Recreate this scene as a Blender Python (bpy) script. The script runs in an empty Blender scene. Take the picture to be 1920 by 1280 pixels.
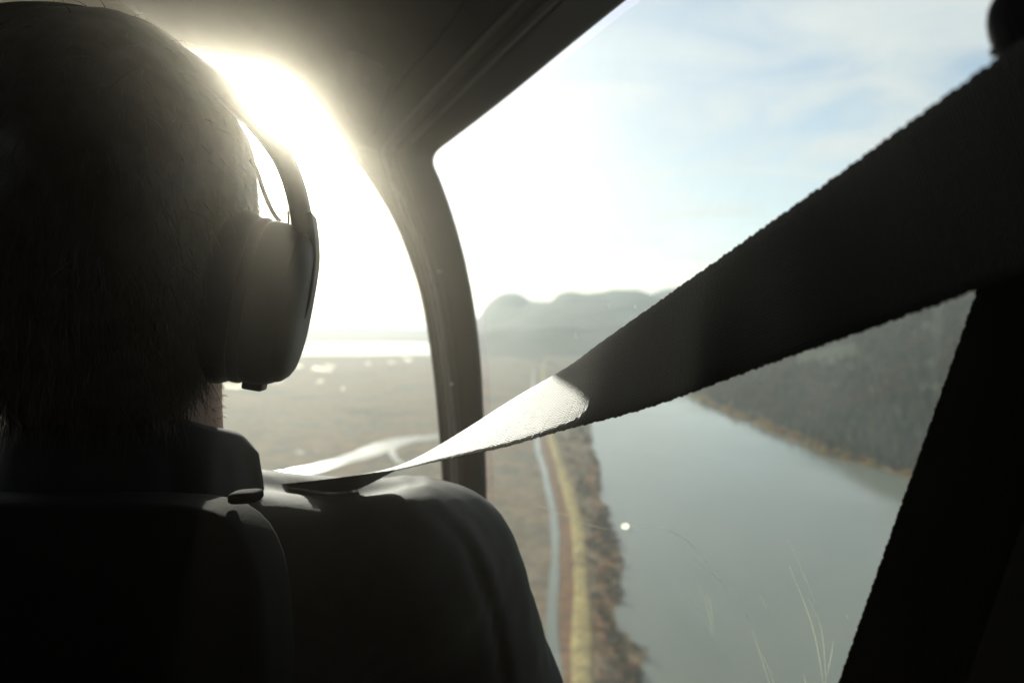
import bpy, math, random
import numpy as np
from mathutils import Vector, Matrix
from mathutils.bvhtree import BVHTree

random.seed(7)
RNG = np.random.default_rng(11)
SC = bpy.context.scene
COL = SC.collection
R = math.radians

# ------------------------------------------------------------------ camera, light, exposure
FPX = 1280.0                       # 24 mm lens on a 36 mm sensor, in pixels of the 1920 px photograph
ALT = 150.0                        # flying height over the lake
PITCH = math.atan(30 / FPX)        # camera looks slightly down
CAM = np.array([0.0, 0.0, ALT])
RIGHT = np.array([1.0, 0, 0])
FWD = np.array([0, math.cos(PITCH), -math.sin(PITCH)])
UP = np.array([0, math.sin(PITCH), math.cos(PITCH)])

cd = bpy.data.cameras.new('camera')
cam = bpy.data.objects.new('camera', cd)
COL.objects.link(cam)
cam.location = CAM
cam.rotation_euler = (R(90) - PITCH, 0, 0)
cd.lens = 24
cd.sensor_width = 36
cd.clip_start = 0.02
cd.clip_end = 120000
cd.dof.use_dof = True
cd.dof.focus_distance = 0.40
cd.dof.aperture_fstop = 6.0
SC.camera = cam

SUN_PX = (512, 196)
SUN = FWD + (SUN_PX[0] - 960) / FPX * RIGHT + (640 - SUN_PX[1]) / FPX * UP
SUN = SUN / np.linalg.norm(SUN)
SUN_EL = math.asin(SUN[2])
SUN_AZ = math.atan2(SUN[0], SUN[1])          # from +Y towards +X

sd = bpy.data.lights.new('sun', 'SUN')
sd.energy = 4.5
sd.angle = R(0.5)
sd.color = (1.0, 0.945, 0.85)
so = bpy.data.objects.new('sun', sd)
COL.objects.link(so)
so.location = (0, 0, 400)
so.rotation_euler = Vector(-SUN).to_track_quat('-Z', 'Y').to_euler()

SC.view_settings.view_transform = 'Standard'
SC.view_settings.look = 'None'
SC.view_settings.gamma = 1.0
SC.view_settings.use_curve_mapping = False
SC.view_settings.exposure = 0.55

SC.render.engine = 'CYCLES'
cy = SC.cycles
cy.use_denoising = True
cy.max_bounces = 8
cy.transparent_max_bounces = 24
cy.volume_bounces = 0
cy.sample_clamp_indirect = 4.0
cy.caustics_reflective = False
cy.caustics_refractive = False


def nd(nt, typ, **kw):
    n = nt.nodes.new(typ)
    for k, v in kw.items():
        if k in n.inputs:
            n.inputs[k].default_value = v
        else:
            setattr(n, k, v)
    return n


def mth(nt, op, a, b=None, c=None, clamp=False):
    n = nt.nodes.new('ShaderNodeMath')
    n.operation = op
    n.use_clamp = clamp
    for i, v in enumerate((a, b, c)):
        if v is None:
            continue
        if isinstance(v, (int, float)):
            n.inputs[i].default_value = v
        else:
            nt.links.new(v, n.inputs[i])
    return n.outputs[0]


def ramp(nt, fac, stops):
    n = nt.nodes.new('ShaderNodeValToRGB')
    el = n.color_ramp.elements
    while len(el) < len(stops):
        el.new(0.5)
    for e, (p, c) in zip(el, stops):
        e.position = p
        e.color = (*c, 1) if len(c) == 3 else c
    nt.links.new(fac, n.inputs[0])
    return n


def mixc(nt, fac, a, b):
    n = nt.nodes.new('ShaderNodeMix')
    n.data_type = 'RGBA'
    for s, v in ((n.inputs[0], fac), (n.inputs[6], a), (n.inputs[7], b)):
        if isinstance(v, (int, float)):
            s.default_value = v
        elif isinstance(v, tuple):
            s.default_value = (*v, 1)
        else:
            nt.links.new(v, s)
    return n.outputs[2]


def make_world():
    w = bpy.data.worlds.new('World')
    SC.world = w
    w.use_nodes = True
    nt = w.node_tree
    nt.nodes.clear()
    L = nt.links.new
    out = nd(nt, 'ShaderNodeOutputWorld')
    bg = nd(nt, 'ShaderNodeBackground')
    bg.inputs['Strength'].default_value = 0.115
    sky = nd(nt, 'ShaderNodeTexSky')
    sky.sky_type = 'NISHITA'
    sky.sun_disc = False
    sky.sun_elevation = SUN_EL
    sky.sun_rotation = SUN_AZ
    sky.altitude = 150
    sky.air_density = 1.0
    sky.dust_density = 0.6
    sky.ozone_density = 1.0
    tc = nd(nt, 'ShaderNodeTexCoord')
    nrm = nd(nt, 'ShaderNodeVectorMath', operation='NORMALIZE')
    L(tc.outputs['Generated'], nrm.inputs[0])
    sep = nd(nt, 'ShaderNodeSeparateXYZ')
    L(nrm.outputs[0], sep.inputs[0])
    # thin high cloud: a sheet far overhead, seen in perspective
    zc = mth(nt, 'ADD', mth(nt, 'MAXIMUM', sep.outputs[2], 0.0), 0.10)
    cx = mth(nt, 'DIVIDE', sep.outputs[0], zc)
    cyy = mth(nt, 'DIVIDE', sep.outputs[1], zc)
    comb = nd(nt, 'ShaderNodeCombineXYZ')
    L(mth(nt, 'MULTIPLY', cx, 0.55), comb.inputs[0])
    L(mth(nt, 'MULTIPLY', cyy, 0.80), comb.inputs[1])
    n1 = nd(nt, 'ShaderNodeTexNoise', Scale=2.3, Detail=7.0, Roughness=0.55, Distortion=1.1)
    L(comb.outputs[0], n1.inputs['Vector'])
    n2 = nd(nt, 'ShaderNodeTexNoise', Scale=0.45, Detail=3.0, Roughness=0.5)
    L(comb.outputs[0], n2.inputs['Vector'])
    s = mth(nt, 'ADD', mth(nt, 'MULTIPLY', n1.outputs[0], 0.6), mth(nt, 'MULTIPLY', n2.outputs[0], 0.6))
    m = nd(nt, 'ShaderNodeMapRange', interpolation_type='SMOOTHSTEP')
    m.inputs[1].default_value = 0.47
    m.inputs[2].default_value = 0.74
    L(s, m.inputs[0])
    # angle to the sun: thin cloud and dusty air glow most around the sun
    dot = nd(nt, 'ShaderNodeVectorMath', operation='DOT_PRODUCT')
    L(nrm.outputs[0], dot.inputs[0])
    dot.inputs[1].default_value = tuple(SUN)
    dcl = mth(nt, 'MAXIMUM', dot.outputs['Value'], 0.0)
    wide = mth(nt, 'POWER', dcl, 6.0)
    mid = mth(nt, 'POWER', dcl, 40.0)
    core = mth(nt, 'POWER', dcl, 900.0)
    cloudlum = mth(nt, 'ADD', 5.2, mth(nt, 'MULTIPLY', wide, 2.5))
    cl = nd(nt, 'ShaderNodeVectorMath', operation='SCALE')
    cl.inputs[0].default_value = (0.97, 0.985, 1.0)
    L(cloudlum, cl.inputs[3])
    skyc = mixc(nt, mth(nt, 'ADD', 0.16, mth(nt, 'MULTIPLY', m.outputs[0], 0.74)), sky.outputs[0], cl.outputs[0])
    au = mth(nt, 'ADD', mth(nt, 'MULTIPLY', mid, 4.0), mth(nt, 'MULTIPLY', core, 120.0))
    auc = nd(nt, 'ShaderNodeVectorMath', operation='SCALE')
    auc.inputs[0].default_value = (1.0, 0.96, 0.88)
    L(au, auc.inputs[3])
    add = nd(nt, 'ShaderNodeVectorMath', operation='ADD')
    L(skyc, add.inputs[0])
    L(auc.outputs[0], add.inputs[1])
    L(add.outputs[0], bg.inputs[0])
    L(bg.outputs[0], out.inputs[0])


make_world()

# ------------------------------------------------------------------ helpers


def P(px, py, d):
    """point seen at a pixel of the photograph at a depth d along the view axis, in camera axes (x right, y forward, z up)"""
    return np.array([(px - 960) / FPX * d, d, (640 - py) / FPX * d])


def W(p):
    """camera axes to world"""
    p = np.asarray(p, float)
    return CAM + p[..., 0:1] * RIGHT + p[..., 1:2] * FWD + p[..., 2:3] * UP


def G(px, py, h=ALT):
    """ground point under a pixel"""
    Y = h * FPX / (py - 610.0)
    return (px - 960) / FPX * Y, Y


def catmull(pts, n):
    p = np.asarray(pts, float)
    q = np.vstack([2 * p[0] - p[1], p, 2 * p[-1] - p[-2]])
    seg = np.linalg.norm(np.diff(p, axis=0), axis=1) ** 0.5 + 1e-9
    t = np.concatenate([[0], np.cumsum(seg)])
    ts = np.linspace(0, t[-1], n)
    out = []
    for x in ts:
        i = min(max(np.searchsorted(t, x, 'right') - 1, 0), len(p) - 2)
        f = (x - t[i]) / seg[i]
        a, b, c, d = q[i], q[i + 1], q[i + 2], q[i + 3]
        out.append(0.5 * ((2 * b) + (c - a) * f + (2 * a - 5 * b + 4 * c - d) * f * f + (3 * b - a - 3 * c + d) * f ** 3))
    return np.array(out)


def root(name, loc, label, cat, group=None):
    o = bpy.data.objects.new(name, None)
    o.empty_display_size = 0.1
    COL.objects.link(o)
    o.location = [float(v) for v in loc]
    o['label'] = label
    o['category'] = cat
    if group:
        o['group'] = group
    return o


def obj(name, verts, faces, mat, parent=None, smooth=True):
    """verts in world coordinates (or in the parent's when the parent is a thing: converted here)"""
    v = np.asarray(verts, float)
    if parent is not None:
        q = parent
        while q is not None:
            v = v - np.array(q.location)
            q = q.parent
    me = bpy.data.meshes.new(name)
    me.from_pydata([tuple(x) for x in v], [], [tuple(int(i) for i in f) for f in faces])
    for mm in (mat if isinstance(mat, (list, tuple)) else [mat]):
        me.materials.append(mm)
    if smooth:
        me.polygons.foreach_set('use_smooth', [True] * len(me.polygons))
    me.update()
    o = bpy.data.objects.new(name, me)
    COL.objects.link(o)
    if parent is not None:
        o.parent = parent
    return o


def gridfaces(n, m, off=0, wrap=False, flip=False):
    f = []
    for i in range(n - 1):
        for j in range(m if wrap else m - 1):
            a, b = i * m + j, i * m + (j + 1) % m
            c, d = (i + 1) * m + (j + 1) % m, (i + 1) * m + j
            q = (a, b, c, d) if not flip else (d, c, b, a)
            f.append(tuple(x + off for x in q))
    return f


def grid_normals(g):
    du = np.gradient(g, axis=0)
    dv = np.gradient(g, axis=1)
    n = np.cross(du, dv)
    return n / (np.linalg.norm(n, axis=2, keepdims=True) + 1e-12)


def slab(g, thick, away=None):
    """a sheet of points (n, m, 3) given real thickness; away: the back lies on the side away from this point"""
    n, m, _ = g.shape
    nr = grid_normals(g)
    if away is not None:
        s = np.sign(np.sum(nr * (g - np.asarray(away)), axis=2, keepdims=True))
        nr = nr * np.where(s == 0, 1, s)
    th = thick if np.isscalar(thick) else np.asarray(thick)[..., None]
    b = g + nr * th
    v = np.vstack([g.reshape(-1, 3), b.reshape(-1, 3)])
    k = n * m
    f = gridfaces(n, m) + gridfaces(n, m, k, flip=True)
    ring = [i * m for i in range(n)] + [(n - 1) * m + j for j in range(1, m)] + \
           [i * m + m - 1 for i in range(n - 2, -1, -1)] + [j for j in range(m - 2, 0, -1)]
    for a, b2 in zip(ring, ring[1:] + ring[:1]):
        f.append((a, b2, b2 + k, a + k))
    return v, f


def tube(path, rad, seg=10, caps=True, flat=1.0):
    path = np.asarray(path, float)
    n = len(path)
    rad = np.full(n, rad) if np.isscalar(rad) else np.asarray(rad)
    tan = np.gradient(path, axis=0)
    tan /= np.linalg.norm(tan, axis=1, keepdims=True) + 1e-12
    ref = np.array([0, 0, 1.0]) if abs(tan[0][2]) < 0.9 else np.array([1.0, 0, 0])
    u = np.cross(tan[0], ref)
    u /= np.linalg.norm(u)
    V = []
    for i in range(n):
        u = u - tan[i] * np.dot(u, tan[i])
        u /= np.linalg.norm(u)
        w = np.cross(tan[i], u)
        for k in range(seg):
            a = 2 * math.pi * k / seg
            V.append(path[i] + rad[i] * (math.cos(a) * u + flat * math.sin(a) * w))
    F = gridfaces(n, seg, wrap=True)
    if caps:
        F.append(tuple(range(seg - 1, -1, -1)))
        F.append(tuple(range((n - 1) * seg, n * seg)))
    return np.array(V), F


def join(parts):
    V, F, o = [], [], 0
    for v, f in parts:
        V.append(np.asarray(v))
        F += [tuple(i + o for i in q) for q in f]
        o += len(v)
    return np.vstack(V), F


def bevel(o, w, seg=2):
    m = o.modifiers.new('bevel', 'BEVEL')
    m.width = w
    m.segments = seg
    m.limit_method = 'ANGLE'
    m.angle_limit = R(40)
    return o


def coons(bot, top, lef, rig):
    """bot/top: (n,3) curves for u, lef/rig: (m,3) curves for v (bottom to top)"""
    n, m = len(bot), len(lef)
    u = np.linspace(0, 1, n)[:, None, None]
    v = np.linspace(0, 1, m)[None, :, None]
    a = (1 - v) * bot[:, None, :] + v * top[:, None, :]
    b = (1 - u) * lef[None] + u * rig[None]
    c = (1 - u) * (1 - v) * bot[0] + u * (1 - v) * bot[-1] + (1 - u) * v * top[0] + u * v * top[-1]
    return a + b - c


def noise3(p, seed=0, octaves=4, scale=1.0):
    """cheap smooth noise: sums of rotated sines"""
    r = np.random.default_rng(seed)
    s = 0
    amp = 1.0
    k = scale
    for _ in range(octaves):
        for _ in range(3):
            d = r.normal(size=3)
            d /= np.linalg.norm(d)
            s = s + amp / 3 * np.sin(k * (p @ d) * 2 * math.pi + r.uniform(0, 6.28))
        amp *= 0.55
        k *= 2.03
    return s


def surface_nets(f, lo, hi, h):
    lo, hi = np.asarray(lo, float), np.asarray(hi, float)
    nn = np.ceil((hi - lo) / h).astype(int) + 1
    ax = [(lo[i] + h * np.arange(nn[i])).astype(np.float32) for i in range(3)]
    X, Y, Z = np.meshgrid(*ax, indexing='ij')
    D = f(X, Y, Z)
    ins = D < 0
    c = [s - 1 for s in D.shape]
    cnt = np.zeros(c)
    acc = np.zeros(c + [3])
    corners = [(i, j, k) for i in (0, 1) for j in (0, 1) for k in (0, 1)]
    sl = lambda o: tuple(slice(o[i], o[i] + c[i]) for i in range(3))
    for a in corners:
        for i in range(3):
            if a[i] == 0:
                b = tuple(a[q] + (1 if q == i else 0) for q in range(3))
                da, db = D[sl(a)], D[sl(b)]
                cr = (da < 0) != (db < 0)
                t = np.where(cr, da / np.where(cr, da - db, 1), 0)
                cnt += cr
                for q in range(3):
                    acc[..., q] += np.where(cr, a[q] + (t if q == i else 0), 0)
    act = cnt > 0
    idx = -np.ones(c, int)
    idx[act] = np.arange(act.sum())
    base = np.argwhere(act)
    V = lo + h * (base + acc[act] / cnt[act][:, None])
    F = []
    for i in range(3):
        o1 = [0, 0, 0]
        o1[i] = 1
        A = ins[tuple(slice(0, D.shape[q] - o1[q]) for q in range(3))]
        B = ins[tuple(slice(o1[q], None) for q in range(3))]
        j, k = (i + 1) % 3, (i + 2) % 3
        e = np.argwhere(A != B)
        ok = (e[:, j] > 0) & (e[:, k] > 0) & (e[:, j] < c[j]) & (e[:, k] < c[k]) & (e[:, i] < c[i])
        e = e[ok]
        dj = np.zeros(3, int); dj[j] = 1
        dk = np.zeros(3, int); dk[k] = 1
        q = [idx[tuple((e - dj - dk).T)], idx[tuple((e - dk).T)], idx[tuple(e.T)], idx[tuple((e - dj).T)]]
        fl = A[tuple(e.T)]
        Q = np.stack(q, 1)
        Q[~fl] = Q[~fl][:, ::-1]
        F.append(Q)
    return V, np.vstack(F)


def smin(a, b, k):
    h = np.clip(0.5 + 0.5 * (b - a) / k, 0, 1)
    return b * (1 - h) + a * h - k * h * (1 - h)


def ell(p, c, r):
    q = [(p[i] - c[i]) / r[i] for i in range(3)]
    k0 = np.sqrt(q[0] ** 2 + q[1] ** 2 + q[2] ** 2)
    k1 = np.sqrt((q[0] / r[0]) ** 2 + (q[1] / r[1]) ** 2 + (q[2] / r[2]) ** 2) + 1e-9
    return k0 * (k0 - 1) / k1


def cap(p, a, b, ra, rb):
    ba = [b[i] - a[i] for i in range(3)]
    L2 = sum(x * x for x in ba)
    t = np.clip(sum((p[i] - a[i]) * ba[i] for i in range(3)) / L2, 0, 1)
    d = np.sqrt(sum((p[i] - a[i] - t * ba[i]) ** 2 for i in range(3)))
    return d - (ra + (rb - ra) * t)


# ------------------------------------------------------------------ materials


def mat(name):
    m = bpy.data.materials.new(name)
    m.use_nodes = True
    nt = m.node_tree
    nt.nodes.clear()
    out = nd(nt, 'ShaderNodeOutputMaterial')
    return m, nt, out


def principled(name, col, rough=0.6, col2=None, scale=20.0, bump=0.0, bscale=200.0, spec=0.5, metallic=0.0,
               sheen=0.0, detail=5.0, stretch=(1, 1, 1), coat=0.0, two_sided=0.0, obj_coords=True):
    m, nt, out = mat(name)
    b = nd(nt, 'ShaderNodeBsdfPrincipled')
    b.inputs['Roughness'].default_value = rough
    b.inputs['Specular IOR Level'].default_value = spec
    b.inputs['Metallic'].default_value = metallic
    b.inputs['Sheen Weight'].default_value = sheen
    b.inputs['Coat Weight'].default_value = coat
    tc = nd(nt, 'ShaderNodeTexCoord')
    mp = nd(nt, 'ShaderNodeMapping')
    mp.inputs['Scale'].default_value = stretch
    nt.links.new(tc.outputs['Object'], mp.inputs[0])
    if col2 is not None:
        n = nd(nt, 'ShaderNodeTexNoise', Scale=scale, Detail=detail, Roughness=0.6)
        nt.links.new(mp.outputs[0], n.inputs['Vector'])
        r = ramp(nt, n.outputs[0], [(0.33, col), (0.67, col2)])
        nt.links.new(r.outputs[0], b.inputs['Base Color'])
    else:
        b.inputs['Base Color'].default_value = (*col, 1)
    if bump:
        n = nd(nt, 'ShaderNodeTexNoise', Scale=bscale, Detail=4.0, Roughness=0.6)
        nt.links.new(mp.outputs[0], n.inputs['Vector'])
        bp = nd(nt, 'ShaderNodeBump')
        bp.inputs['Strength'].default_value = bump
        bp.inputs['Distance'].default_value = 0.5 / bscale
        nt.links.new(n.outputs[0], bp.inputs['Height'])
        nt.links.new(bp.outputs[0], b.inputs['Normal'])
    if two_sided:
        tr = nd(nt, 'ShaderNodeBsdfTranslucent')
        if col2 is not None:
            nt.links.new(r.outputs[0], tr.inputs[0])
        else:
            tr.inputs[0].default_value = (*col, 1)
        mx = nd(nt, 'ShaderNodeMixShader')
        mx.inputs[0].default_value = two_sided
        nt.links.new(b.outputs[0], mx.inputs[1])
        nt.links.new(tr.outputs[0], mx.inputs[2])
        nt.links.new(mx.outputs[0], out.inputs[0])
    else:
        nt.links.new(b.outputs[0], out.inputs[0])
    return m


def water_mat(name, rough, wave, strength, deep=(0.012, 0.018, 0.016)):
    m, nt, out = mat(name)
    b = nd(nt, 'ShaderNodeBsdfPrincipled')
    b.inputs['Base Color'].default_value = (*deep, 1)
    b.inputs['IOR'].default_value = 1.333
    geo = nd(nt, 'ShaderNodeNewGeometry')
    n1 = nd(nt, 'ShaderNodeTexNoise', Scale=1.0 / wave, Detail=4.0, Roughness=0.6)
    nt.links.new(geo.outputs['Position'], n1.inputs['Vector'])
    n2 = nd(nt, 'ShaderNodeTexNoise', Scale=0.006, Detail=3.0, Roughness=0.5, Distortion=1.0)
    nt.links.new(geo.outputs['Position'], n2.inputs['Vector'])
    r = nd(nt, 'ShaderNodeMapRange')
    r.inputs[1].default_value = 0.35
    r.inputs[2].default_value = 0.65
    r.inputs[3].default_value = rough * 0.7
    r.inputs[4].default_value = rough * 1.5
    nt.links.new(n2.outputs[0], r.inputs[0])
    nt.links.new(r.outputs[0], b.inputs['Roughness'])
    bp = nd(nt, 'ShaderNodeBump')
    bp.inputs['Strength'].default_value = strength
    bp.inputs['Distance'].default_value = 0.3
    nt.links.new(n1.outputs[0], bp.inputs['Height'])
    nt.links.new(bp.outputs[0], b.inputs['Normal'])
    nt.links.new(b.outputs[0], out.inputs[0])
    return m


def ground_mat(name, cols, s1, s2, bump=0.4):
    m, nt, out = mat(name)
    b = nd(nt, 'ShaderNodeBsdfPrincipled')
    b.inputs['Roughness'].default_value = 0.95
    b.inputs['Specular IOR Level'].default_value = 0.1
    geo = nd(nt, 'ShaderNodeNewGeometry')
    a = nd(nt, 'ShaderNodeTexNoise', Scale=1 / s1, Detail=6.0, Roughness=0.6, Distortion=0.6)
    c = nd(nt, 'ShaderNodeTexNoise', Scale=1 / s2, Detail=6.0, Roughness=0.65)
    v = nd(nt, 'ShaderNodeTexVoronoi', Scale=1 / (s2 * 0.35))
    for q in (a, c, v):
        nt.links.new(geo.outputs['Position'], q.inputs['Vector'])
    r1 = ramp(nt, a.outputs[0], [(0.36, cols[0]), (0.5, cols[1]), (0.64, cols[2])])
    r2 = ramp(nt, c.outputs[0], [(0.34, (0.45, 0.45, 0.45)), (0.66, (1.45, 1.4, 1.3))])
    mx = nd(nt, 'ShaderNodeMix', data_type='RGBA', blend_type='MULTIPLY')
    mx.inputs[0].default_value = 1.0
    nt.links.new(r1.outputs[0], mx.inputs[6])
    nt.links.new(r2.outputs[0], mx.inputs[7])
    nt.links.new(mx.outputs[2], b.inputs['Base Color'])
    bp = nd(nt, 'ShaderNodeBump')
    bp.inputs['Strength'].default_value = bump
    bp.inputs['Distance'].default_value = 2.0
    nt.links.new(v.outputs[0], bp.inputs['Height'])
    nt.links.new(bp.outputs[0], b.inputs['Normal'])
    nt.links.new(b.outputs[0], out.inputs[0])
    return m


def glass_mat(name, dust, tint, refl=1.0):
    """clear acrylic with a film of dust: most light goes straight through, a little is scattered or mirrored"""
    m, nt, out = mat(name)
    tr = nd(nt, 'ShaderNodeBsdfTransparent')
    tr.inputs[0].default_value = (*tint, 1)
    gl = nd(nt, 'ShaderNodeBsdfGlossy')
    gl.inputs['Roughness'].default_value = 0.02
    fr = nd(nt, 'ShaderNodeFresnel')
    fr.inputs[0].default_value = 1.22
    tl = nd(nt, 'ShaderNodeBsdfTranslucent')
    tl.inputs[0].default_value = (0.79, 0.85, 0.77, 1)
    tc = nd(nt, 'ShaderNodeTexCoord')
    a = nd(nt, 'ShaderNodeTexNoise', Scale=9.0, Detail=5.0, Roughness=0.6, Distortion=0.8)
    v = nd(nt, 'ShaderNodeTexVoronoi', Scale=170.0)
    nt.links.new(tc.outputs['Object'], a.inputs['Vector'])
    nt.links.new(tc.outputs['Object'], v.inputs['Vector'])
    film = nd(nt, 'ShaderNodeMapRange')
    film.inputs[1].default_value = 0.3
    film.inputs[2].default_value = 0.75
    film.inputs[3].default_value = dust * 0.6
    film.inputs[4].default_value = dust * 1.5
    nt.links.new(a.outputs[0], film.inputs[0])
    speck = mth(nt, 'LESS_THAN', v.outputs['Distance'], 0.055)
    gate = mth(nt, 'GREATER_THAN', a.outputs[0], 0.56)
    fac = mth(nt, 'ADD', film.outputs[0], mth(nt, 'MULTIPLY', mth(nt, 'MULTIPLY', speck, gate), 0.05), clamp=True)
    m1 = nd(nt, 'ShaderNodeMixShader')
    nt.links.new(fac, m1.inputs[0])
    nt.links.new(tr.outputs[0], m1.inputs[1])
    nt.links.new(tl.outputs[0], m1.inputs[2])
    m2 = nd(nt, 'ShaderNodeMixShader')
    nt.links.new(mth(nt, 'MULTIPLY', fr.outputs[0], refl), m2.inputs[0])
    nt.links.new(m1.outputs[0], m2.inputs[1])
    nt.links.new(gl.outputs[0], m2.inputs[2])
    nt.links.new(m2.outputs[0], out.inputs[0])
    return m


def webbing_mat():
    """woven nylon: fine ribs along and across the strap, from its own UV-like object attribute"""
    m, nt, out = mat('strap_webbing')
    b = nd(nt, 'ShaderNodeBsdfPrincipled')
    b.inputs['Roughness'].default_value = 0.48
    b.inputs['Specular IOR Level'].default_value = 0.24
    b.inputs['Sheen Weight'].default_value = 0.0
    b.inputs['Sheen Roughness'].default_value = 0.4
    at = nd(nt, 'ShaderNodeUVMap')
    sp = nd(nt, 'ShaderNodeSeparateXYZ')
    nt.links.new(at.outputs[0], sp.inputs[0])
    u = mth(nt, 'MULTIPLY', sp.outputs[0], 2 * math.pi / 0.0026)
    v = mth(nt, 'MULTIPLY', sp.outputs[1], 2 * math.pi / 0.0030)
    wv = mth(nt, 'MULTIPLY', mth(nt, 'SINE', mth(nt, 'ADD', u, v)), mth(nt, 'SINE', mth(nt, 'SUBTRACT', u, v)))
    n = nd(nt, 'ShaderNodeTexNoise', Scale=850.0, Detail=4.0, Roughness=0.7)
    nt.links.new(at.outputs[0], n.inputs['Vector'])
    h = mth(nt, 'ADD', mth(nt, 'MULTIPLY', wv, 0.45), mth(nt, 'MULTIPLY', n.outputs[0], 1.7))
    bp = nd(nt, 'ShaderNodeBump')
    bp.inputs['Strength'].default_value = 0.9
    bp.inputs['Distance'].default_value = 0.0008
    nt.links.new(h, bp.inputs['Height'])
    nt.links.new(bp.outputs[0], b.inputs['Normal'])
    r = ramp(nt, n.outputs[0], [(0.3, (0.002, 0.002, 0.002)), (0.7, (0.006, 0.0058, 0.0054))])
    nt.links.new(r.outputs[0], b.inputs['Base Color'])
    nt.links.new(b.outputs[0], out.inputs[0])
    return m


M = {}
M['marsh'] = ground_mat('marsh_ground', ((0.060, 0.068, 0.050), (0.185, 0.125, 0.075), (0.085, 0.098, 0.076)), 170.0, 16.0)
M['slope'] = ground_mat('forest_floor', ((0.030, 0.042, 0.022), (0.050, 0.052, 0.030), (0.045, 0.055, 0.028)), 60.0, 12.0)
M['hill'] = ground_mat('wooded_hill', ((0.030, 0.045, 0.028), (0.045, 0.055, 0.032), (0.06, 0.060, 0.038)), 260.0, 40.0)
M['dyke'] = ground_mat('dyke_grass', ((0.36, 0.29, 0.13), (0.43, 0.34, 0.15), (0.24, 0.18, 0.09)), 16.0, 3.0, 0.4)
M['straw'] = ground_mat('straw_grass', ((0.40, 0.27, 0.10), (0.30, 0.19, 0.08), (0.22, 0.17, 0.07)), 18.0, 5.0)
M['reed'] = ground_mat('dry_reed', ((0.24, 0.12, 0.055), (0.19, 0.10, 0.05), (0.15, 0.09, 0.045)), 22.0, 5.0)
M['clear'] = ground_mat('cleared_ground', ((0.30, 0.23, 0.17), (0.24, 0.19, 0.14), (0.2, 0.16, 0.1)), 30.0, 8.0)
M['lake'] = water_mat('lake_water', 0.10, 5.0, 0.10, (0.165, 0.178, 0.140))
M['river'] = water_mat('river_water', 0.22, 4.0, 0.12, (0.03, 0.035, 0.03))
M['inlet'] = water_mat('inlet_water', 0.02, 40.0, 0.0, (0.03, 0.035, 0.03))
M['liner'] = principled('roof_lining', (0.035, 0.032, 0.029), 0.75, (0.05, 0.046, 0.041), 30, 0.25, 420)
M['trim'] = principled('frame_trim', (0.030, 0.030, 0.029), 0.42, (0.042, 0.041, 0.039), 14, 0.12, 500)
M['rubber'] = principled('seal_rubber', (0.020, 0.020, 0.020), 0.26, (0.032, 0.031, 0.03), 40, 0.1, 400)
M['black'] = principled('black_plastic', (0.012, 0.012, 0.012), 0.5, (0.02, 0.02, 0.02), 60, 0.15, 700)
M['bead'] = principled('highlight_trim', (0.14, 0.135, 0.125), 0.3, (0.2, 0.19, 0.175), 30, 0.1, 500)  # lighter grey paints in the highlights along the door frame lines
M['screw_glint'] = principled('screw_glint_white', (0.75, 0.75, 0.72), 0.3, bump=0.05, bscale=800)  # white stands in for the highlight on the screw heads
M['metal'] = principled('bright_steel', (0.75, 0.74, 0.72), 0.18, metallic=1.0, bump=0.1, bscale=900)
M['glass'] = glass_mat('windshield_acrylic', 0.06, (0.91, 0.95, 0.91), 0.2)
M['glass2'] = glass_mat('door_acrylic', 0.095, (0.90, 0.95, 0.91), 0.06)
M['visor'] = principled('smoked_visor', (0.55, 0.52, 0.46), 0.25, two_sided=0.7)
M['web'] = webbing_mat()
M['jacket'] = principled('jacket_cloth', (0.010, 0.011, 0.012), 0.72, (0.017, 0.017, 0.018), 60, 0.5, 900, spec=0.28, sheen=0.05)
M['collar'] = principled('collar_cloth', (0.006, 0.008, 0.010), 0.75, (0.011, 0.013, 0.015), 70, 0.5, 900, spec=0.25)
M['denim'] = principled('trouser_cloth', (0.02, 0.025, 0.04), 0.8, (0.03, 0.035, 0.05), 60, 0.3, 900)
M['skin'] = principled('skin', (0.42, 0.24, 0.17), 0.5, (0.50, 0.29, 0.21), 35, 0.2, 600)
M['skin'].node_tree.nodes['Principled BSDF'].inputs['Subsurface Weight'].default_value = 0.15
M['skin'].node_tree.nodes['Principled BSDF'].inputs['Subsurface Scale'].default_value = 0.01
M['hair'] = principled('brown_hair', (0.030, 0.021, 0.013), 0.42, (0.07, 0.048, 0.028), 90, 0.2, 700, two_sided=0.15)
M['stubble'] = principled('fair_stubble', (0.30, 0.20, 0.12), 0.4, two_sided=0.5)
M['cup'] = principled('headset_shell', (0.010, 0.011, 0.010), 0.5, (0.016, 0.017, 0.016), 25, 0.1, 700)
M['pad'] = principled('headset_leatherette', (0.016, 0.016, 0.016), 0.5, (0.026, 0.026, 0.026), 80, 0.3, 500)
M['seatcloth'] = principled('seat_leather', (0.005, 0.0055, 0.0055), 0.85, (0.008, 0.008, 0.008), 50, 0.3, 500, spec=0.08)
M['scratch'] = principled('scratched_acrylic', (0.93, 0.93, 0.82), 0.2, two_sided=0.75)
M['pine'] = principled('conifer_needles', (0.018, 0.045, 0.020), 0.8, (0.06, 0.09, 0.035), 0.35, spec=0.2, two_sided=0.4)
M['forest'] = principled('mixed_forest', (0.018, 0.042, 0.018), 0.8, (0.26, 0.20, 0.09), 0.045, spec=0.2, detail=9.0, two_sided=0.4)
M['pine2'] = principled('pale_conifer_needles', (0.08, 0.09, 0.035), 0.8, (0.16, 0.14, 0.06), 0.35, spec=0.2)
M['gold'] = principled('golden_leaves', (0.50, 0.34, 0.08), 0.8, (0.34, 0.21, 0.06), 0.6, spec=0.2, two_sided=0.35)
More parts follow.
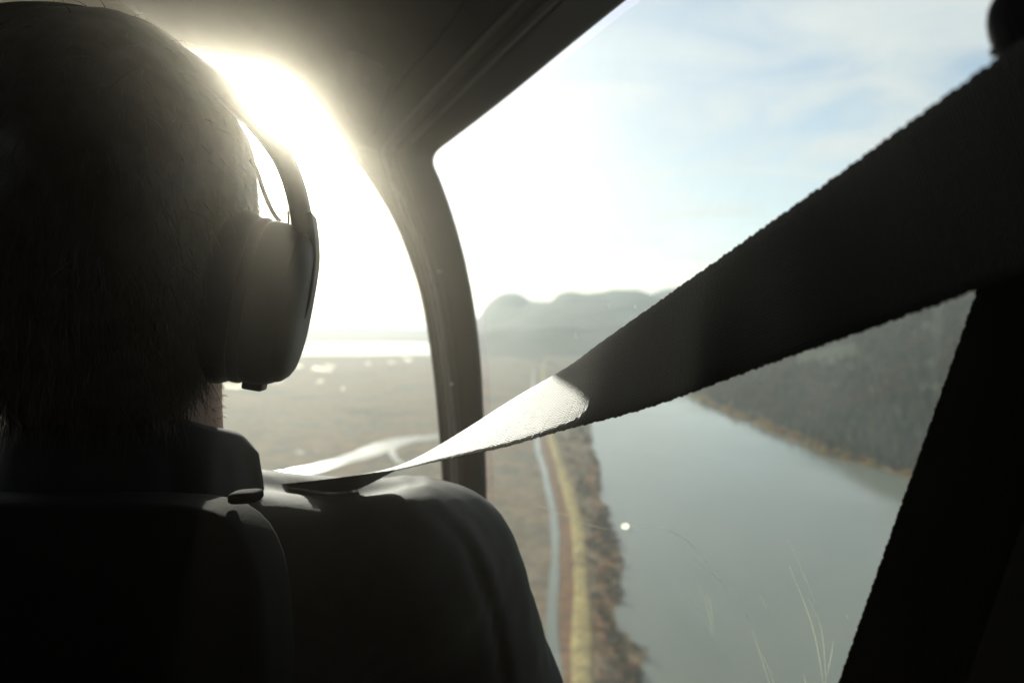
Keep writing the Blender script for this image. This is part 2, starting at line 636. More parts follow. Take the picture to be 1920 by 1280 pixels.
M['rust'] = principled('russet_leaves', (0.28, 0.13, 0.06), 0.8, (0.17, 0.085, 0.04), 0.6, spec=0.2, two_sided=0.35)
M['brush'] = principled('bare_brush', (0.085, 0.062, 0.04), 0.85, (0.055, 0.045, 0.03), 0.6, spec=0.2, two_sided=0.2)
M['bark'] = principled('bark', (0.07, 0.05, 0.035), 0.9, (0.11, 0.08, 0.055), 1.5, 0.4, 8)


def volume_mat(name, col, density, aniso):
    m, nt, out = mat(name)
    lobes = []
    for dn, an in zip(np.atleast_1d(density), np.atleast_1d(aniso)):
        v = nd(nt, 'ShaderNodeVolumePrincipled')
        v.inputs['Color'].default_value = (*col, 1)
        v.inputs['Density'].default_value = float(dn)
        v.inputs['Anisotropy'].default_value = float(an)
        lobes.append(v.outputs[0])
    if len(lobes) == 2:                 # tight and wide lobes of the added sun glow
        a = nd(nt, 'ShaderNodeAddShader')
        nt.links.new(lobes[0], a.inputs[0])
        nt.links.new(lobes[1], a.inputs[1])
        lobes = [a.outputs[0]]
    nt.links.new(lobes[0], out.inputs['Volume'])
    return m


# ------------------------------------------------------------------ the land far below


def struct(o, kind='structure'):
    o['kind'] = kind
    return o


def sheet(name, poly, z, material, step=None):
    """flat polygon (x, y) as a filled sheet"""
    import bmesh
    bm = bmesh.new()
    vs = [bm.verts.new((x, y, z)) for x, y in poly]
    bm.faces.new(vs)
    bmesh.ops.triangulate(bm, faces=bm.faces[:])
    bm.normal_update()
    for f in bm.faces:
        if f.normal.z < 0:
            f.normal_flip()
    me = bpy.data.meshes.new(name)
    bm.to_mesh(me)
    bm.free()
    me.materials.append(material)
    o = bpy.data.objects.new(name, me)
    COL.objects.link(o)
    return struct(o)


def wob(pts, amp, n, seed):
    p = catmull(pts, n)
    k = noise3(np.c_[p, np.zeros(len(p))], seed, 4, 1 / 60.0)
    k2 = noise3(np.c_[p, np.zeros(len(p))], seed + 5, 4, 1 / 60.0)
    return p + amp * np.c_[k, 0.6 * k2]


shore_left = wob([(60, 60), (54, 200), (55, 286), (58, 310), (54, 337), (56, 369), (70, 436), (72, 492), (80, 600), (95, 738),
                  (101, 873), (118, 1010), (145, 1200), (190, 1500), (300, 1900)], 3.2, 260, 3)
shore_right = wob([(420, 1980), (376, 1700), (369, 1391), (366, 1066), (360, 853), (372, 744), (389, 673), (414, 564), (470, 400), (560, 200), (600, 60)], 8.5, 300, 9)
XS = np.array(shore_right[::-1])


def shore_x(Y):
    return np.interp(Y, XS[:, 1], XS[:, 0])


S = 46000.0
gx = np.concatenate([[-S, -20000, -9000, -5000], np.linspace(-3000, 3000, 61), [5000, 9000, 20000, S]])
gy = np.concatenate([[-S, -9000, -2000], np.linspace(-400, 5000, 60), [7000, 10000, 20000, S]])
g = np.array([[(x, y, 0.0) for y in gy] for x in gx])
struct(obj('marsh_ground', g.reshape(-1, 3), gridfaces(len(gx), len(gy), flip=True), M['marsh'], smooth=False))

sheet('lake', [tuple(p) for p in shore_left] + [tuple(p) for p in shore_right], 0.35, M['lake'])

up = [(300, 888), (380, 893), (480, 893), (560, 879), (640, 857), (690, 836), (740, 822), (780, 818), (830, 815), (890, 814)]
lo_ = [(890, 821), (830, 823), (780, 829), (748, 839), (700, 856), (640, 873), (560, 893), (480, 906), (380, 916), (300, 920)]
sheet('river', list(map(tuple, wob([G(*p) for p in up], 3, 80, 21))) + list(map(tuple, wob([G(*p) for p in lo_], 3, 80, 22))), 0.30, M['river'])
br = [G(724, 842), G(732, 858), G(742, 868), G(752, 872)]
brr = [G(763, 872), G(748, 862), G(742, 850), G(738, 840)]
sheet('side_channel', list(map(tuple, wob(br, 0.5, 20, 23))) + list(map(tuple, wob(brr, 0.5, 20, 24))), 0.36, M['river'])
inlet_far = [(-4200, 5600), (-2600, 5900), (-1500, 6100), (-700, 5900), (-200, 5000), (40, 3900), (120, 3150), (185, 2560)]
inlet_near = [(160, 2440), (95, 2900), (-60, 3350), (-240, 3500), (-700, 3420), (-1500, 3380), (-2600, 3250), (-4200, 3200)]
sheet('inlet', list(map(tuple, wob(inlet_far, 30, 90, 25))) + list(map(tuple, wob(inlet_near, 12, 90, 26))), 0.40, M['inlet'])
for i, (x, y, rx, ry) in enumerate([(600, 692, 20, 4.5), (617, 686, 9, 3), (558, 687, 9, 3.5), (600, 715, 7, 2.6), (643, 729, 5, 2.4), (764, 674, 13, 2.2),
                                    (733, 679, 9, 1.5), (561, 849, 8, 2.4), (440, 725, 22, 5), (520, 715, 10, 3), (593, 846, 4, 1.5), (690, 681, 9, 1.2)]):
    poly = []
    for k in range(28):
        a = 2 * math.pi * k / 28
        q = 0.75 + 0.34 * math.sin(2 * a + i) + 0.24 * math.sin(3 * a + 2 * i) + 0.16 * math.sin(5 * a + i * i)
        poly.append(G(x + rx * q * math.cos(a), y + ry * q * math.sin(a)))
    sheet('marsh_pond', poly, 0.32, M['inlet'])


def ribbon_ground(name, pts, width, z, material, n=120, crown=0.0, seed=1, amp=0.5):
    p = wob(pts, amp, n, seed)
    t = np.gradient(p, axis=0)
    t /= np.linalg.norm(t, axis=1, keepdims=True)
    s = np.c_[t[:, 1], -t[:, 0]]
    if crown:
        prof = [(-0.9, 0.02), (-0.5, crown), (-0.18, crown + 0.03), (0.18, crown + 0.03), (0.5, crown), (0.9, 0.02)]
    else:
        prof = [(-0.5, 0.0), (0.5, 0.0)]
    wv = width * (1 + 0.22 * noise3(np.c_[p, np.zeros(n)], seed + 3, 5, 1 / 50.0))
    g = np.array([[(p[i, 0] + s[i, 0] * a * wv[i], p[i, 1] + s[i, 1] * a * wv[i], z + h) for a, h in prof] for i in range(n)])
    return struct(obj(name, g.reshape(-1, 3), gridfaces(n, len(prof)), material))


canal_pts = [(15, 150), (19, 286), (20, 337), (27, 427), (33, 549), (33, 686), (32, 853), (40, 1150), (46, 1477), (75, 2400)]
road_pts = [(22, 150), (30, 286), (40, 392), (48, 492), (51, 619), (52, 835), (62, 1200), (109, 2400), (150, 3000)]
ribbon_ground('canal', canal_pts, 5.5, 0.30, M['lake'], seed=31, amp=0.8)
ribbon_ground('reed_bank', [((a[0] + b[0]) / 2 + 1.5, b[1]) for a, b in zip(
    [(np.interp(y, [q[1] for q in canal_pts], [q[0] for q in canal_pts]), y) for y in (150, 286, 392, 492, 619, 835, 1200)], road_pts)], 11.0, 0.12, M['reed'], seed=35)
ribbon_ground('dyke_road', road_pts, 5.2, 0.45, M['dyke'], crown=1.3, seed=33, amp=0.5)
ribbon_ground('shore_reeds', [(x - 7, y) for x, y in [(60, 150), (55, 286), (54, 337), (56, 369), (68, 436), (72, 492), (80, 600), (93, 738)]], 9.0, 0.16, M['reed'], seed=37, amp=2.0)


ribbon_ground('shore_grass', [(x + 6.5, y) for x, y in shore_right[::-6]], 8.0, 0.95, M['straw'], n=200, seed=39, amp=1.0)


def slope_z(X, Y):
    dx = X - shore_x(Y)
    p = np.stack([X, Y, np.zeros_like(X)], -1)
    rise = np.clip(dx - 14, 0, None)
    z = 0.6 + 0.02 * np.clip(dx, -5, 14) + 430 * (1 - np.exp(-(rise / 540.0) ** 1.6)) * np.clip((2300 - Y) / 900, 0, 1)
    z = z + np.clip(rise / 60, 0, 1) * (7 * noise3(p, 41, 3, 1 / 240.0))
    return np.where(dx < -2, -2.0, z)


yy = np.linspace(120, 2350, 140)
tt = np.concatenate([np.linspace(-4, 20, 8), np.linspace(32, 1500, 60)])
g = np.zeros((len(yy), len(tt), 3))
for i, y in enumerate(yy):
    x = shore_x(y) + tt
    g[i, :, 0] = x
    g[i, :, 1] = y
    g[i, :, 2] = slope_z(x, np.full_like(x, y))
struct(obj('wooded_slope', g.reshape(-1, 3), gridfaces(len(yy), len(tt), flip=True), M['slope']))

# distant hills, each crest a rounded dome with long skirts
hx = np.linspace(-1400, 4200, 150)
hy = np.linspace(2900, 9500, 120)
X, Y = np.meshgrid(hx, hy, indexing='ij')
Zh = np.zeros_like(X)


def dome(px, py, d, half_px, depth, flat=1.0):
    cx, pk = (px - 960) / FPX * d, ALT + d * (610 - py) / FPX
    s = half_px / FPX * d
    q = np.abs((X - cx) / s) ** 2.4 + np.abs((Y - d) / depth) ** 2.2
    return pk * np.exp(-0.62 * q)


for a in [(957, 548, 7200, 56, 1300), (1072, 547, 6400, 58, 1200), (1118, 551, 6250, 100, 1300), (1165, 543, 6150, 88, 1300), (1010, 566, 6900, 140, 1500), (1120, 562, 6300, 170, 1700),
          (1300, 540, 6200, 130, 1600), (890, 598, 8200, 60, 1100), (1080, 600, 5600, 230, 1900), (1250, 590, 5200, 230, 1700)]:
    Zh = np.maximum(Zh, dome(*a))
pn = np.stack([X, Y, 0 * X], -1)
Zh = Zh * (1 + 0.035 * noise3(pn, 51, 4, 1 / 1400.0)) + np.clip(Zh / 60, 0, 1) * 7 * noise3(pn, 52, 5, 1 / 420.0)
Zh = Zh * np.clip((X + 0.085 * Y) / (0.045 * Y), 0, 1) ** 0.7 * np.clip((Y - 3300) / 900, 0, 1)
Zh = np.where(Zh < 3, -3, Zh)
struct(obj('hills', np.stack([X, Y, Zh], -1).reshape(-1, 3), gridfaces(len(hx), len(hy), flip=True), M['hill']))
hx2 = np.linspace(-14000, 3000, 90)
hy2 = np.linspace(9600, 14000, 16)
X2, Y2 = np.meshgrid(hx2, hy2, indexing='ij')
Z2 = (120 + 60 * noise3(np.stack([X2, 0 * X2, 0 * X2], -1), 61, 4, 1 / 5200.0)) * np.exp(-((Y2 - 11800) / 1200.0) ** 2) - 4
struct(obj('far_shore', np.stack([X2, Y2, Z2], -1).reshape(-1, 3), gridfaces(len(hx2), len(hy2), flip=True), M['hill']))

# ------------------------------------------------------------------ trees


def conifer_mesh(seed, hgt=1.0, wid=0.17):
    r = random.Random(seed)
    V, F = [], []
    n = 9
    lay = 8
    for l in range(lay):
        t = l / lay
        z0 = hgt * (0.10 + 0.86 * t)
        rad = wid * (1 - t) ** 0.85 * r.uniform(0.85, 1.15) + 0.012
        zt = z0 + hgt * 0.20 * (1 - 0.4 * t)
        c = len(V)
        V.append((r.uniform(-.01, .01), r.uniform(-.01, .01), min(zt, hgt)))
        rot = r.uniform(0, 6.28)
        for k in range(2 * n):
            a = rot + math.pi * k / n
            q = rad * (r.uniform(0.8, 1.2) if k % 2 == 0 else r.uniform(0.35, 0.55))
            V.append((q * math.cos(a), q * math.sin(a), z0 - (0.05 * hgt * r.uniform(0.6, 1.2) if k % 2 == 0 else 0)))
        for k in range(2 * n):
            F.append((c, c + 1 + k, c + 1 + (k + 1) % (2 * n)))
    return np.array(V), F


def leafy_mesh(seed, n=260, flat=0.8, lobes=7):
    r = random.Random(seed)
    cs = [(r.uniform(-.3, .3), r.uniform(-.3, .3), 0.35 + r.uniform(0, .45) * flat, r.uniform(.16, .27)) for _ in range(lobes)]
    V, F = [], []
    for _ in range(n):
        c = r.choice(cs)
        d = Vector((r.gauss(0, 1), r.gauss(0, 1), r.gauss(0, 1))).normalized() * c[3] * r.uniform(.55, 1.1)
        p = Vector(c[:3]) + d
        a = Vector((r.gauss(0, 1), r.gauss(0, 1), r.gauss(0, 1))).normalized()
        b = a.orthogonal().normalized()
        s = r.uniform(.035, .075)
        o = len(V)
        V += [tuple(p + a * s), tuple(p + b * s * .8), tuple(p - a * s), tuple(p - b * s * .8)]
        F.append((o, o + 1, o + 2, o + 3))
    return np.array(V), F


def raw_mesh(name, vf, material):
    me = bpy.data.meshes.new(name)
    me.from_pydata([tuple(map(float, v)) for v in vf[0]], [], vf[1])
    me.materials.append(material)
    return me


def trunk_vf(h, r0, limbs=0, seed=0):
    parts = [tube([(0, 0, -0.03), (0.005, 0, h * 0.5), (0, 0.004, h)], [r0, r0 * 0.7, r0 * 0.15], 6)]
    rr = random.Random(seed)
    for k in range(limbs):
        a = rr.uniform(0, 6.28)
        z = h * rr.uniform(.35, .7)
        parts.append(tube([(0, 0, z), (0.12 * math.cos(a), 0.12 * math.sin(a), z + .13), (0.24 * math.cos(a), 0.24 * math.sin(a), z + .28)],
                          [r0 * .5, r0 * .35, r0 * .1], 5))
    return join(parts)


PINE_C = [raw_mesh('conifer_crown', conifer_mesh(i, 1.0, 0.15 + 0.02 * (i % 3)), M['pine'] if i % 2 else M['pine2']) for i in range(6)]
PINE_T = raw_mesh('conifer_trunk', trunk_vf(0.9, 0.014), M['bark'])
LEAF_C = {k: [raw_mesh(k + '_crown', leafy_mesh(70 + i, 240), M[k]) for i in range(3)] for k in ('gold', 'rust', 'brush', 'pine2')}
LEAF_T = raw_mesh('leafy_trunk', trunk_vf(0.75, 0.03, 5, 3), M['bark'])


def plant(name, crown, trunk, x, y, z, h, w, label, cat, group):
    o = root(name, (x, y, z), label, cat, group)
    o.scale = (w, w, h)
    o.rotation_euler = (0, 0, random.uniform(0, 6.28))
    for nm, me in (('crown', crown), ('trunk', trunk)):
        c = bpy.data.objects.new(nm, me)
        COL.objects.link(c)
        c.parent = o


def px_of(x, y, z):
    d = np.array([x, y, z]) - CAM
    f = d @ FWD
    return 960 + FPX * (d @ RIGHT) / f, 640 - FPX * (d @ UP) / f


def visible(px, py):
    """open to the camera between the strap's lower edge and the post strap"""
    if px < 1290 or px > 1835 or py > 900:
        return False
    return py > 545 + (1830 - px) * 0.366 and px < 1830 - (py - 545) * 0.351


cands = []
rr = random.Random(5)
cyv = RNG.uniform(480, 2200, 20000)
cxv = shore_x(cyv) + 16 + RNG.uniform(0, 1, 20000) ** 0.8 * 720
cands = list(zip(cxv.tolist(), cyv.tolist(), slope_z(cxv, cyv).tolist()))
keep, cell = [], {}
for c in cands:
    k = (int(c[0] // 8), int(c[1] // 8))
    if k in cell:
        continue
    px, py = px_of(*c)
    # the bare cutting high on the slope and the pale track
    if abs(py - (668 + (1545 - px) * 0.15)) < 16 and 1490 < px < 1610:
        continue
    if abs(px - 1752 + (py - 650) * 0.1) < 9 and 560 < py < 740:
        continue
    cell[k] = 1
    keep.append((c, px, py))
vis = [k for k in keep if visible(k[1], k[2])]
vis.sort(key=lambda k: k[0][0] ** 2 + k[0][1] ** 2)
single = vis[:230]
ids = {id(k) for k in single}
rest = [k for k in keep if id(k) not in ids]
for c, px, py in single:
    h = random.uniform(13, 24)
    crown = random.choice(PINE_C)
    tone = 'pale olive' if crown.materials[0] == M['pine2'] else 'dark green'
    size = 'tall' if h > 18.5 else 'short'
    where = 'low on the slope just above the far shore' if c[2] < 30 else 'higher up the slope across the lake'
    plant('conifer_tree', crown, PINE_T, c[0], c[1], c[2] - 0.3, h, h * random.uniform(0.9, 1.3),
          f'{size} {tone} conifer standing {where}', 'tree', f'{size} {tone} conifers {where}')
V, F, o = [], [], 0
protos = [conifer_mesh(100 + i, 1.0, 0.17) for i in range(5)]
for c, px, py in rest:
    v, f = random.choice(protos)
    h = random.uniform(13, 24)
    a = random.uniform(0, 6.28)
    q = v * np.array([h * 1.1, h * 1.1, h])
    q = np.c_[q[:, 0] * math.cos(a) - q[:, 1] * math.sin(a), q[:, 0] * math.sin(a) + q[:, 1] * math.cos(a), q[:, 2]] + np.array(c)
    V.append(q)
    F += [(i + o, j + o, k + o) for i, j, k in f]
    o += len(v)
fo = obj('forest', np.vstack(V), F, M['forest'], smooth=False)
fo['kind'] = 'stuff'
fo['label'] = 'mass of dark conifers covering the upper slope across the lake'
fo['category'] = 'forest'

# yellow and russet fringe along the far shore, then the brush along the near bank
y = 560.0
while y < 1560:
    for _ in range(2):
        x = float(shore_x(y)) + random.uniform(3, 17)
        px, py = px_of(x, y, 0.6)
        if not visible(px, py - 8):
            continue
        k = random.choices(['gold', 'rust', 'pine2', 'pine'], [5, 3, 2, 3])[0]
        h = random.uniform(5, 10)
        z = float(slope_z(np.array([x]), np.array([y]))[0]) - 0.2
        if k == 'pine':
            plant('shore_conifer', random.choice(PINE_C), PINE_T, x, y, z, h * 1.5, h * 1.5,
                  'small dark conifer at the water edge of the far lake shore', 'tree', 'conifers at the far water edge')
        else:
            nm = {'gold': 'golden', 'rust': 'russet', 'pine2': 'olive'}[k]
            plant(nm + '_shrub', random.choice(LEAF_C[k]), LEAF_T, x, y, z, h, h * 1.3,
                  {'gold': 'golden yellow autumn shrub on the far lake shore', 'rust': 'rusty orange autumn shrub on the far lake shore',
                   'pine2': 'olive green shrub on the far lake shore'}[k], 'shrub', nm + ' shrubs on the far shore')
    y += random.uniform(6, 10)
SL = np.array(shore_left)
n_near = 0
for i in range(190):
    y = 275 + (random.random() ** 1.5) * 800
    xs = float(np.interp(y, SL[:, 1], SL[:, 0]))
    xr = float(np.interp(y, [q[1] for q in road_pts], [q[0] for q in road_pts]))
    lo2 = xr + 8
    if xs - lo2 < 3:
        continue
    x = xs - 1.0 - random.random() ** 1.4 * (xs - lo2)
    k = random.choices(['brush', 'rust', 'pine2', 'pine'], [7, 2, 2, 2])[0]
    h = random.uniform(3, 6.5)
    if k == 'pine':
        plant('bank_conifer', random.choice(PINE_C), PINE_T, x, y, 0.0, h * 1.5, h * 1.6,
              'small dark conifer on the strip between the yellow track and the lake', 'tree', 'conifers on the near bank')
    else:
        nm = {'brush': 'bare', 'rust': 'russet', 'pine2': 'olive'}[k]
        plant(nm + '_bush', random.choice(LEAF_C[k]), LEAF_T, x, y, 0.0, h, h * 1.5,
              {'brush': 'bare grey brown bush between the yellow track and the lake', 'rust': 'russet leaved bush between the yellow track and the lake',
               'pine2': 'olive green bush between the yellow track and the lake'}[k], 'bush', nm + ' bushes on the near bank')

# ------------------------------------------------------------------ helicopter cabin
hel = root('helicopter', W(np.array([-0.5, 0.2, -1.08])), 'dark helicopter cabin around the camera with windshield, door window and posts', 'helicopter')

rowsSO = [((864, 1350, .965), (915, 1350, .955)), ((858, 1000, .955), (913, 1000, .945)), ((853, 900, .95), (912, 900, .94)), ((848, 800, .945), (908, 800, .935)),
          ((835, 680, .94), (901, 672, .93)), ((815, 560, .94), (887, 560, .93)), ((790, 470, .94), (867, 466, .93)), ((761, 400, .94), (846, 394, .93)),
          ((740, 345, .94), (826, 338, .935)), ((725, 304, .938), (814, 310, .938)), ((722, 284, .93), (815, 293, .94)), ((733, 264, .92), (826, 279, .935)),
          ((760, 233, .89), (855, 257, .91)), ((860, 125, .78), (945, 187, .79)), ((980, 0, .68), (1085, 72, .665)), ((1100, -125, .60), (1210, -28, .58)),
          ((1350, -390, .48), (1430, -205, .475)), ((1800, -850, .36), (1850, -540, .355))]
Sc = catmull([P(*a) for a, b in rowsSO], 150)
Oc = catmull([P(*b) for a, b in rowsSO], 150)
prof = np.array([0.0, 0.0035, 0.004, 0.001, -0.001, 0.002, 0.004, 0.005, 0.005, 0.0045, 0.003, 0.0])
tpos = np.array([0.0, 0.07, 0.16, 0.24, 0.30, 0.36, 0.45, 0.6, 0.74, 0.86, 0.95, 1.0])
g = Sc[:, None, :] * (1 - tpos)[None, :, None] + Oc[:, None, :] * tpos[None, :, None]
nr = grid_normals(g)
sg = np.sign(np.sum(nr * -g, axis=2, keepdims=True))
g = g + nr * sg * prof[None, :, None]
v, f = slab(g, 0.024, (0, 0, 0))
obj('door_frame', W(v), f, M['trim'], hel)
nS = catmull([P(*a) for a, b in rowsSO], 150)
v, f = tube(nS * 0.994 + np.array([0, 0, 0.0]), 0.0045, 8)
obj('door_seal', W(v), f, M['bead'], hel)
rail = (Sc * 0.62 + Oc * 0.38)[88:] * 0.989
v, f = tube(rail, 0.0022, 8)
obj('trim_strip', W(v), f, M['bead'], hel)

rowsE = [(843, 1350, .985), (840, 1000, .98), (836, 900, .975), (829, 800, .97), (817, 680, .965), (797, 560, .96), (767, 465, .96), (736, 396, .96), (702, 342, .96), (668, 298, .96), (642, 270, .96)]
Ec = catmull([P(*a) for a in rowsE], 100)
Sc2 = catmull([P(*a) for a, b in rowsSO[:11]], 100)
tp = np.linspace(0, 1, 7)
pr = np.array([0.006, 0.002, 0.0, -0.001, 0.0, 0.001, 0.0])
g = Ec[:, None, :] * (1 - tp)[None, :, None] + Sc2[:, None, :] * tp[None, :, None]
nr = grid_normals(g)
sg = np.sign(np.sum(nr * -g, axis=2, keepdims=True))
g = g + nr * sg * pr[None, :, None]
v, f = slab(g, 0.02, (0, 0, 0))
obj('windshield_post', W(v), f, M['trim'], hel)
v, f = tube(Ec * 0.997, 0.004, 8)
obj('windshield_seal', W(v), f, M['rubber'], hel)

# roof lining: from the windshield edge over the heads to the rear bulkhead
front = catmull([(-1.32, .68, .26), (-1.25, .76, .40), (-1.05, .86, .49), tuple(P(-60, 3, .95)), tuple(P(0, 12, .95)), tuple(P(100, 28, .95)), tuple(P(200, 50, .95)), tuple(P(330, 92, .95)),
                 tuple(P(450, 143, .955)), tuple(P(520, 180, .957)), tuple(P(600, 236, .96)), tuple(P(642, 270, .96)), tuple(P(690, 282, .945)), tuple(P(722, 284, .93))], 90)
railS = [P(*a) for a, b in rowsSO[10:]] + [np.array([.40, .05, .33]), np.array([.44, -.6, .32])]
Rv = catmull(railS, 60)
Rv[0] = front[-1]
Lv = Rv + (front[0] - Rv[0]) * np.array([1, 1, 1])
u = np.linspace(0, 1, 90)[:, None, None]
vv = np.linspace(0, 1, 60)[None, :, None]
lin = (1 - u) * Lv[None] + u * Rv[None]
bump0 = front - ((1 - u[:, 0]) * front[0] + u[:, 0] * front[-1])
arch = np.concatenate([np.zeros((90, 2)), 0.24 * (4 * u[:, 0] * (1 - u[:, 0])) ** 0.7], axis=1)
roofg = lin + bump0[:, None, :] * (1 - vv) ** 1.5 + arch[:, None, :] * (1 - (1 - vv) ** 1.5)
v, f = slab(roofg, 0.02, (-0.3, 0.2, -0.2))
roof = obj('roof_lining', W(v), f, M['liner'], hel)
roof_bvh = BVHTree.FromPolygons([tuple(x) for x in v], [tuple(q) for q in f])


def onto(bvh, px, py, lift=0.0, default=1.0):
    d = Vector(P(px, py, 1.0))
    h = bvh.ray_cast(Vector((0, 0, 0)), d.normalized())
    q = np.array(h[0]) if h[0] is not None else P(px, py, default)
    return q * (1 - lift / max(np.linalg.norm(q), 1e-6))


# padded cover plate on the lining beside the post
pl = [(640, 104), (664, 97), (700, 116), (730, 135), (722, 175), (708, 215), (690, 240), (660, 232), (640, 190), (632, 140)]
pl = catmull(pl + pl[:1], 41)[:-1]
cen = pl.mean(axis=0)
top_ = np.array([onto(roof_bvh, *(cen + (q - cen) * 0.9), 0.012) for q in pl])
bot_ = np.array([onto(roof_bvh, *q, 0.0) for q in pl])
mid_ = onto(roof_bvh, *cen, 0.014)
v = np.vstack([bot_, top_, mid_[None]])
f = [(i, (i + 1) % 40, 40 + (i + 1) % 40, 40 + i) for i in range(40)] + [(40 + i, 40 + (i + 1) % 40, 80) for i in range(40)]
obj('lining_cover', W(v), f, M['liner'], hel)
# seam bead along the lining
bead = np.array([onto(roof_bvh, x, y, 0.001) for x, y in catmull([(700, 250), (752, 150), (800, 95), (850, 30), (880, -20)], 30)])
v, f = tube(bead, 0.003, 6)
obj('lining_bead', W(v), f, M['liner'], hel)

# folded smoked visor above the pilot
vis_p = catmull([(-30, -60), (120, -40), (205, -4), (250, 14), (263, 30), (267, 66), (225, 56), (172, 42), (110, 22), (40, 10), (-30, 2)], 60)
dv = 0.78
a = np.array([P(x, y, dv + (y - 30) / 1280 * 0.3) for x, y in vis_p])
b = a + np.array([0, 0.006, 0.002])
v = np.vstack([a, b])
f = [tuple(range(60)), tuple(range(119, 59, -1))] + [(i, (i + 1) % 60, 60 + (i + 1) % 60, 60 + i) for i in range(60)]
obj('sun_visor', W(v), f, M['visor'], hel, smooth=False)
v, f = tube([P(120, -60, .775), P(180, -14, .775), P(232, 10, .775), P(262, 24, .775)], 0.0028, 8)
obj('visor_rod', W(v), f, M['metal'], hel)

# screws on the post, coloured white in place of a highlight
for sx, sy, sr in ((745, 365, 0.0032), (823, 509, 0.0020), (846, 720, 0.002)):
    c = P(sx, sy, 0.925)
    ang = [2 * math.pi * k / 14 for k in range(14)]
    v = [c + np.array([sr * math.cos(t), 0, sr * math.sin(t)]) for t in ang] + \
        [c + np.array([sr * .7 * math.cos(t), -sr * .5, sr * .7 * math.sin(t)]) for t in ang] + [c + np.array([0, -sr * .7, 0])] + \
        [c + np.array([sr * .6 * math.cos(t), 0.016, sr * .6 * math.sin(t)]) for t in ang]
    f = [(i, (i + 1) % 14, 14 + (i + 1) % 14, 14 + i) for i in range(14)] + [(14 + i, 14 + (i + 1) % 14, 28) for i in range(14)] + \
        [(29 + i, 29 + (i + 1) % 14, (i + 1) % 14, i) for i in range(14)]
    obj('screw', W(np.array(v)), f, M['screw_glint'], hel)

# windshield
bot = catmull([P(843, 1350, .985) + np.array([0, 0, -.06]), (-.3, 1.3, -.62), (-.65, 1.38, -.62), (-1.05, 1.15, -.62), (-1.36, .72, -.60)], 40)
rig = catmull([bot[0]] + [P(*a) for a in rowsE], 40)
tope = front[:79][::-1]
tope = catmull(tope[np.linspace(0, 78, 30).astype(int)], 40)
tope[0] = rig[-1]
lef = catmull([bot[-1], (-1.38, .72, -.2), tuple(front[0])], 40)
tope[-1] = lef[-1]
g = coons(bot, tope, rig, lef)
uu = np.sin(np.linspace(0, math.pi, 40))
g = g + (uu[:, None] * uu[None, :])[..., None] * np.array([-0.05, 0.16, 0.03]) + np.array([0, 0.012, 0.0])
v, f = slab(g, 0.003, (0, 0, 0))
f_one = gridfaces(40, 40)
ws = obj('windshield', W(g.reshape(-1, 3)), f_one, M['glass'], hel)

# centre bow between the two halves of the windshield
bw = catmull([P(95, 20, .96), P(80, 200, .985), P(55, 420, 1.02), P(30, 640, 1.06), P(14, 800, 1.09), P(6, 1000, 1.12), P(2, 1250, 1.14)], 50)
wv_ = np.array([1.0, -0.15, 0.0])
g = np.stack([bw - wv_ * .034 + [0, .006, 0], bw - wv_ * .022, bw + wv_ * .022, bw + wv_ * .034 + [0, .006, 0]], 1)
v, f = slab(g, 0.018, (0, 0, 0))
obj('windshield_bow', W(v), f, M['trim'], hel)

# door window
of = Oc[:70]
frontO = catmull([P(915, 1350, .955) + np.array([.004, 0, -.10])] + [P(*b) for a, b in rowsSO[:10]], 50)
topO = catmull([P(*b) for a, b in rowsSO[9:]], 50)
topO[0] = frontO[-1]
rear = catmull([(.31, .33, -.60), (.32, .335, -.2), tuple(topO[-1])], 50)
botO = catmull([tuple(frontO[0]), (.20, .55, -.60), tuple(rear[0])], 50)
g = coons(botO, topO, frontO, rear)
uu = np.sin(np.linspace(0, math.pi, 50))
outw = np.array([0.85, 0.5, 0.0])
g = g + (uu[:, None] * uu[None, :])[..., None] * outw * 0.03 + outw * 0.012
dw = obj('door_window', W(g.reshape(-1, 3)), gridfaces(50, 50), M['glass2'], hel)
dw_bvh = BVHTree.FromPolygons([tuple(x) for x in g.reshape(-1, 3)], gridfaces(50, 50))


def scratch(pts, w, n=14):
    c = catmull(pts, n)
    q = np.array([onto(dw_bvh, x, y, 0.0012) for x, y in c])
    wd = w * np.sin(np.linspace(0.25, math.pi - 0.25, n))
    t = np.gradient(q, axis=0)
    nrm = -q / np.linalg.norm(q, axis=1, keepdims=True)
    s = np.cross(t, nrm)
    s /= np.linalg.norm(s, axis=1, keepdims=True) + 1e-12
    v, f = tube(q, wd * 0.5, 6)
    obj('scratch', W(v), f, M['scratch'], dw)


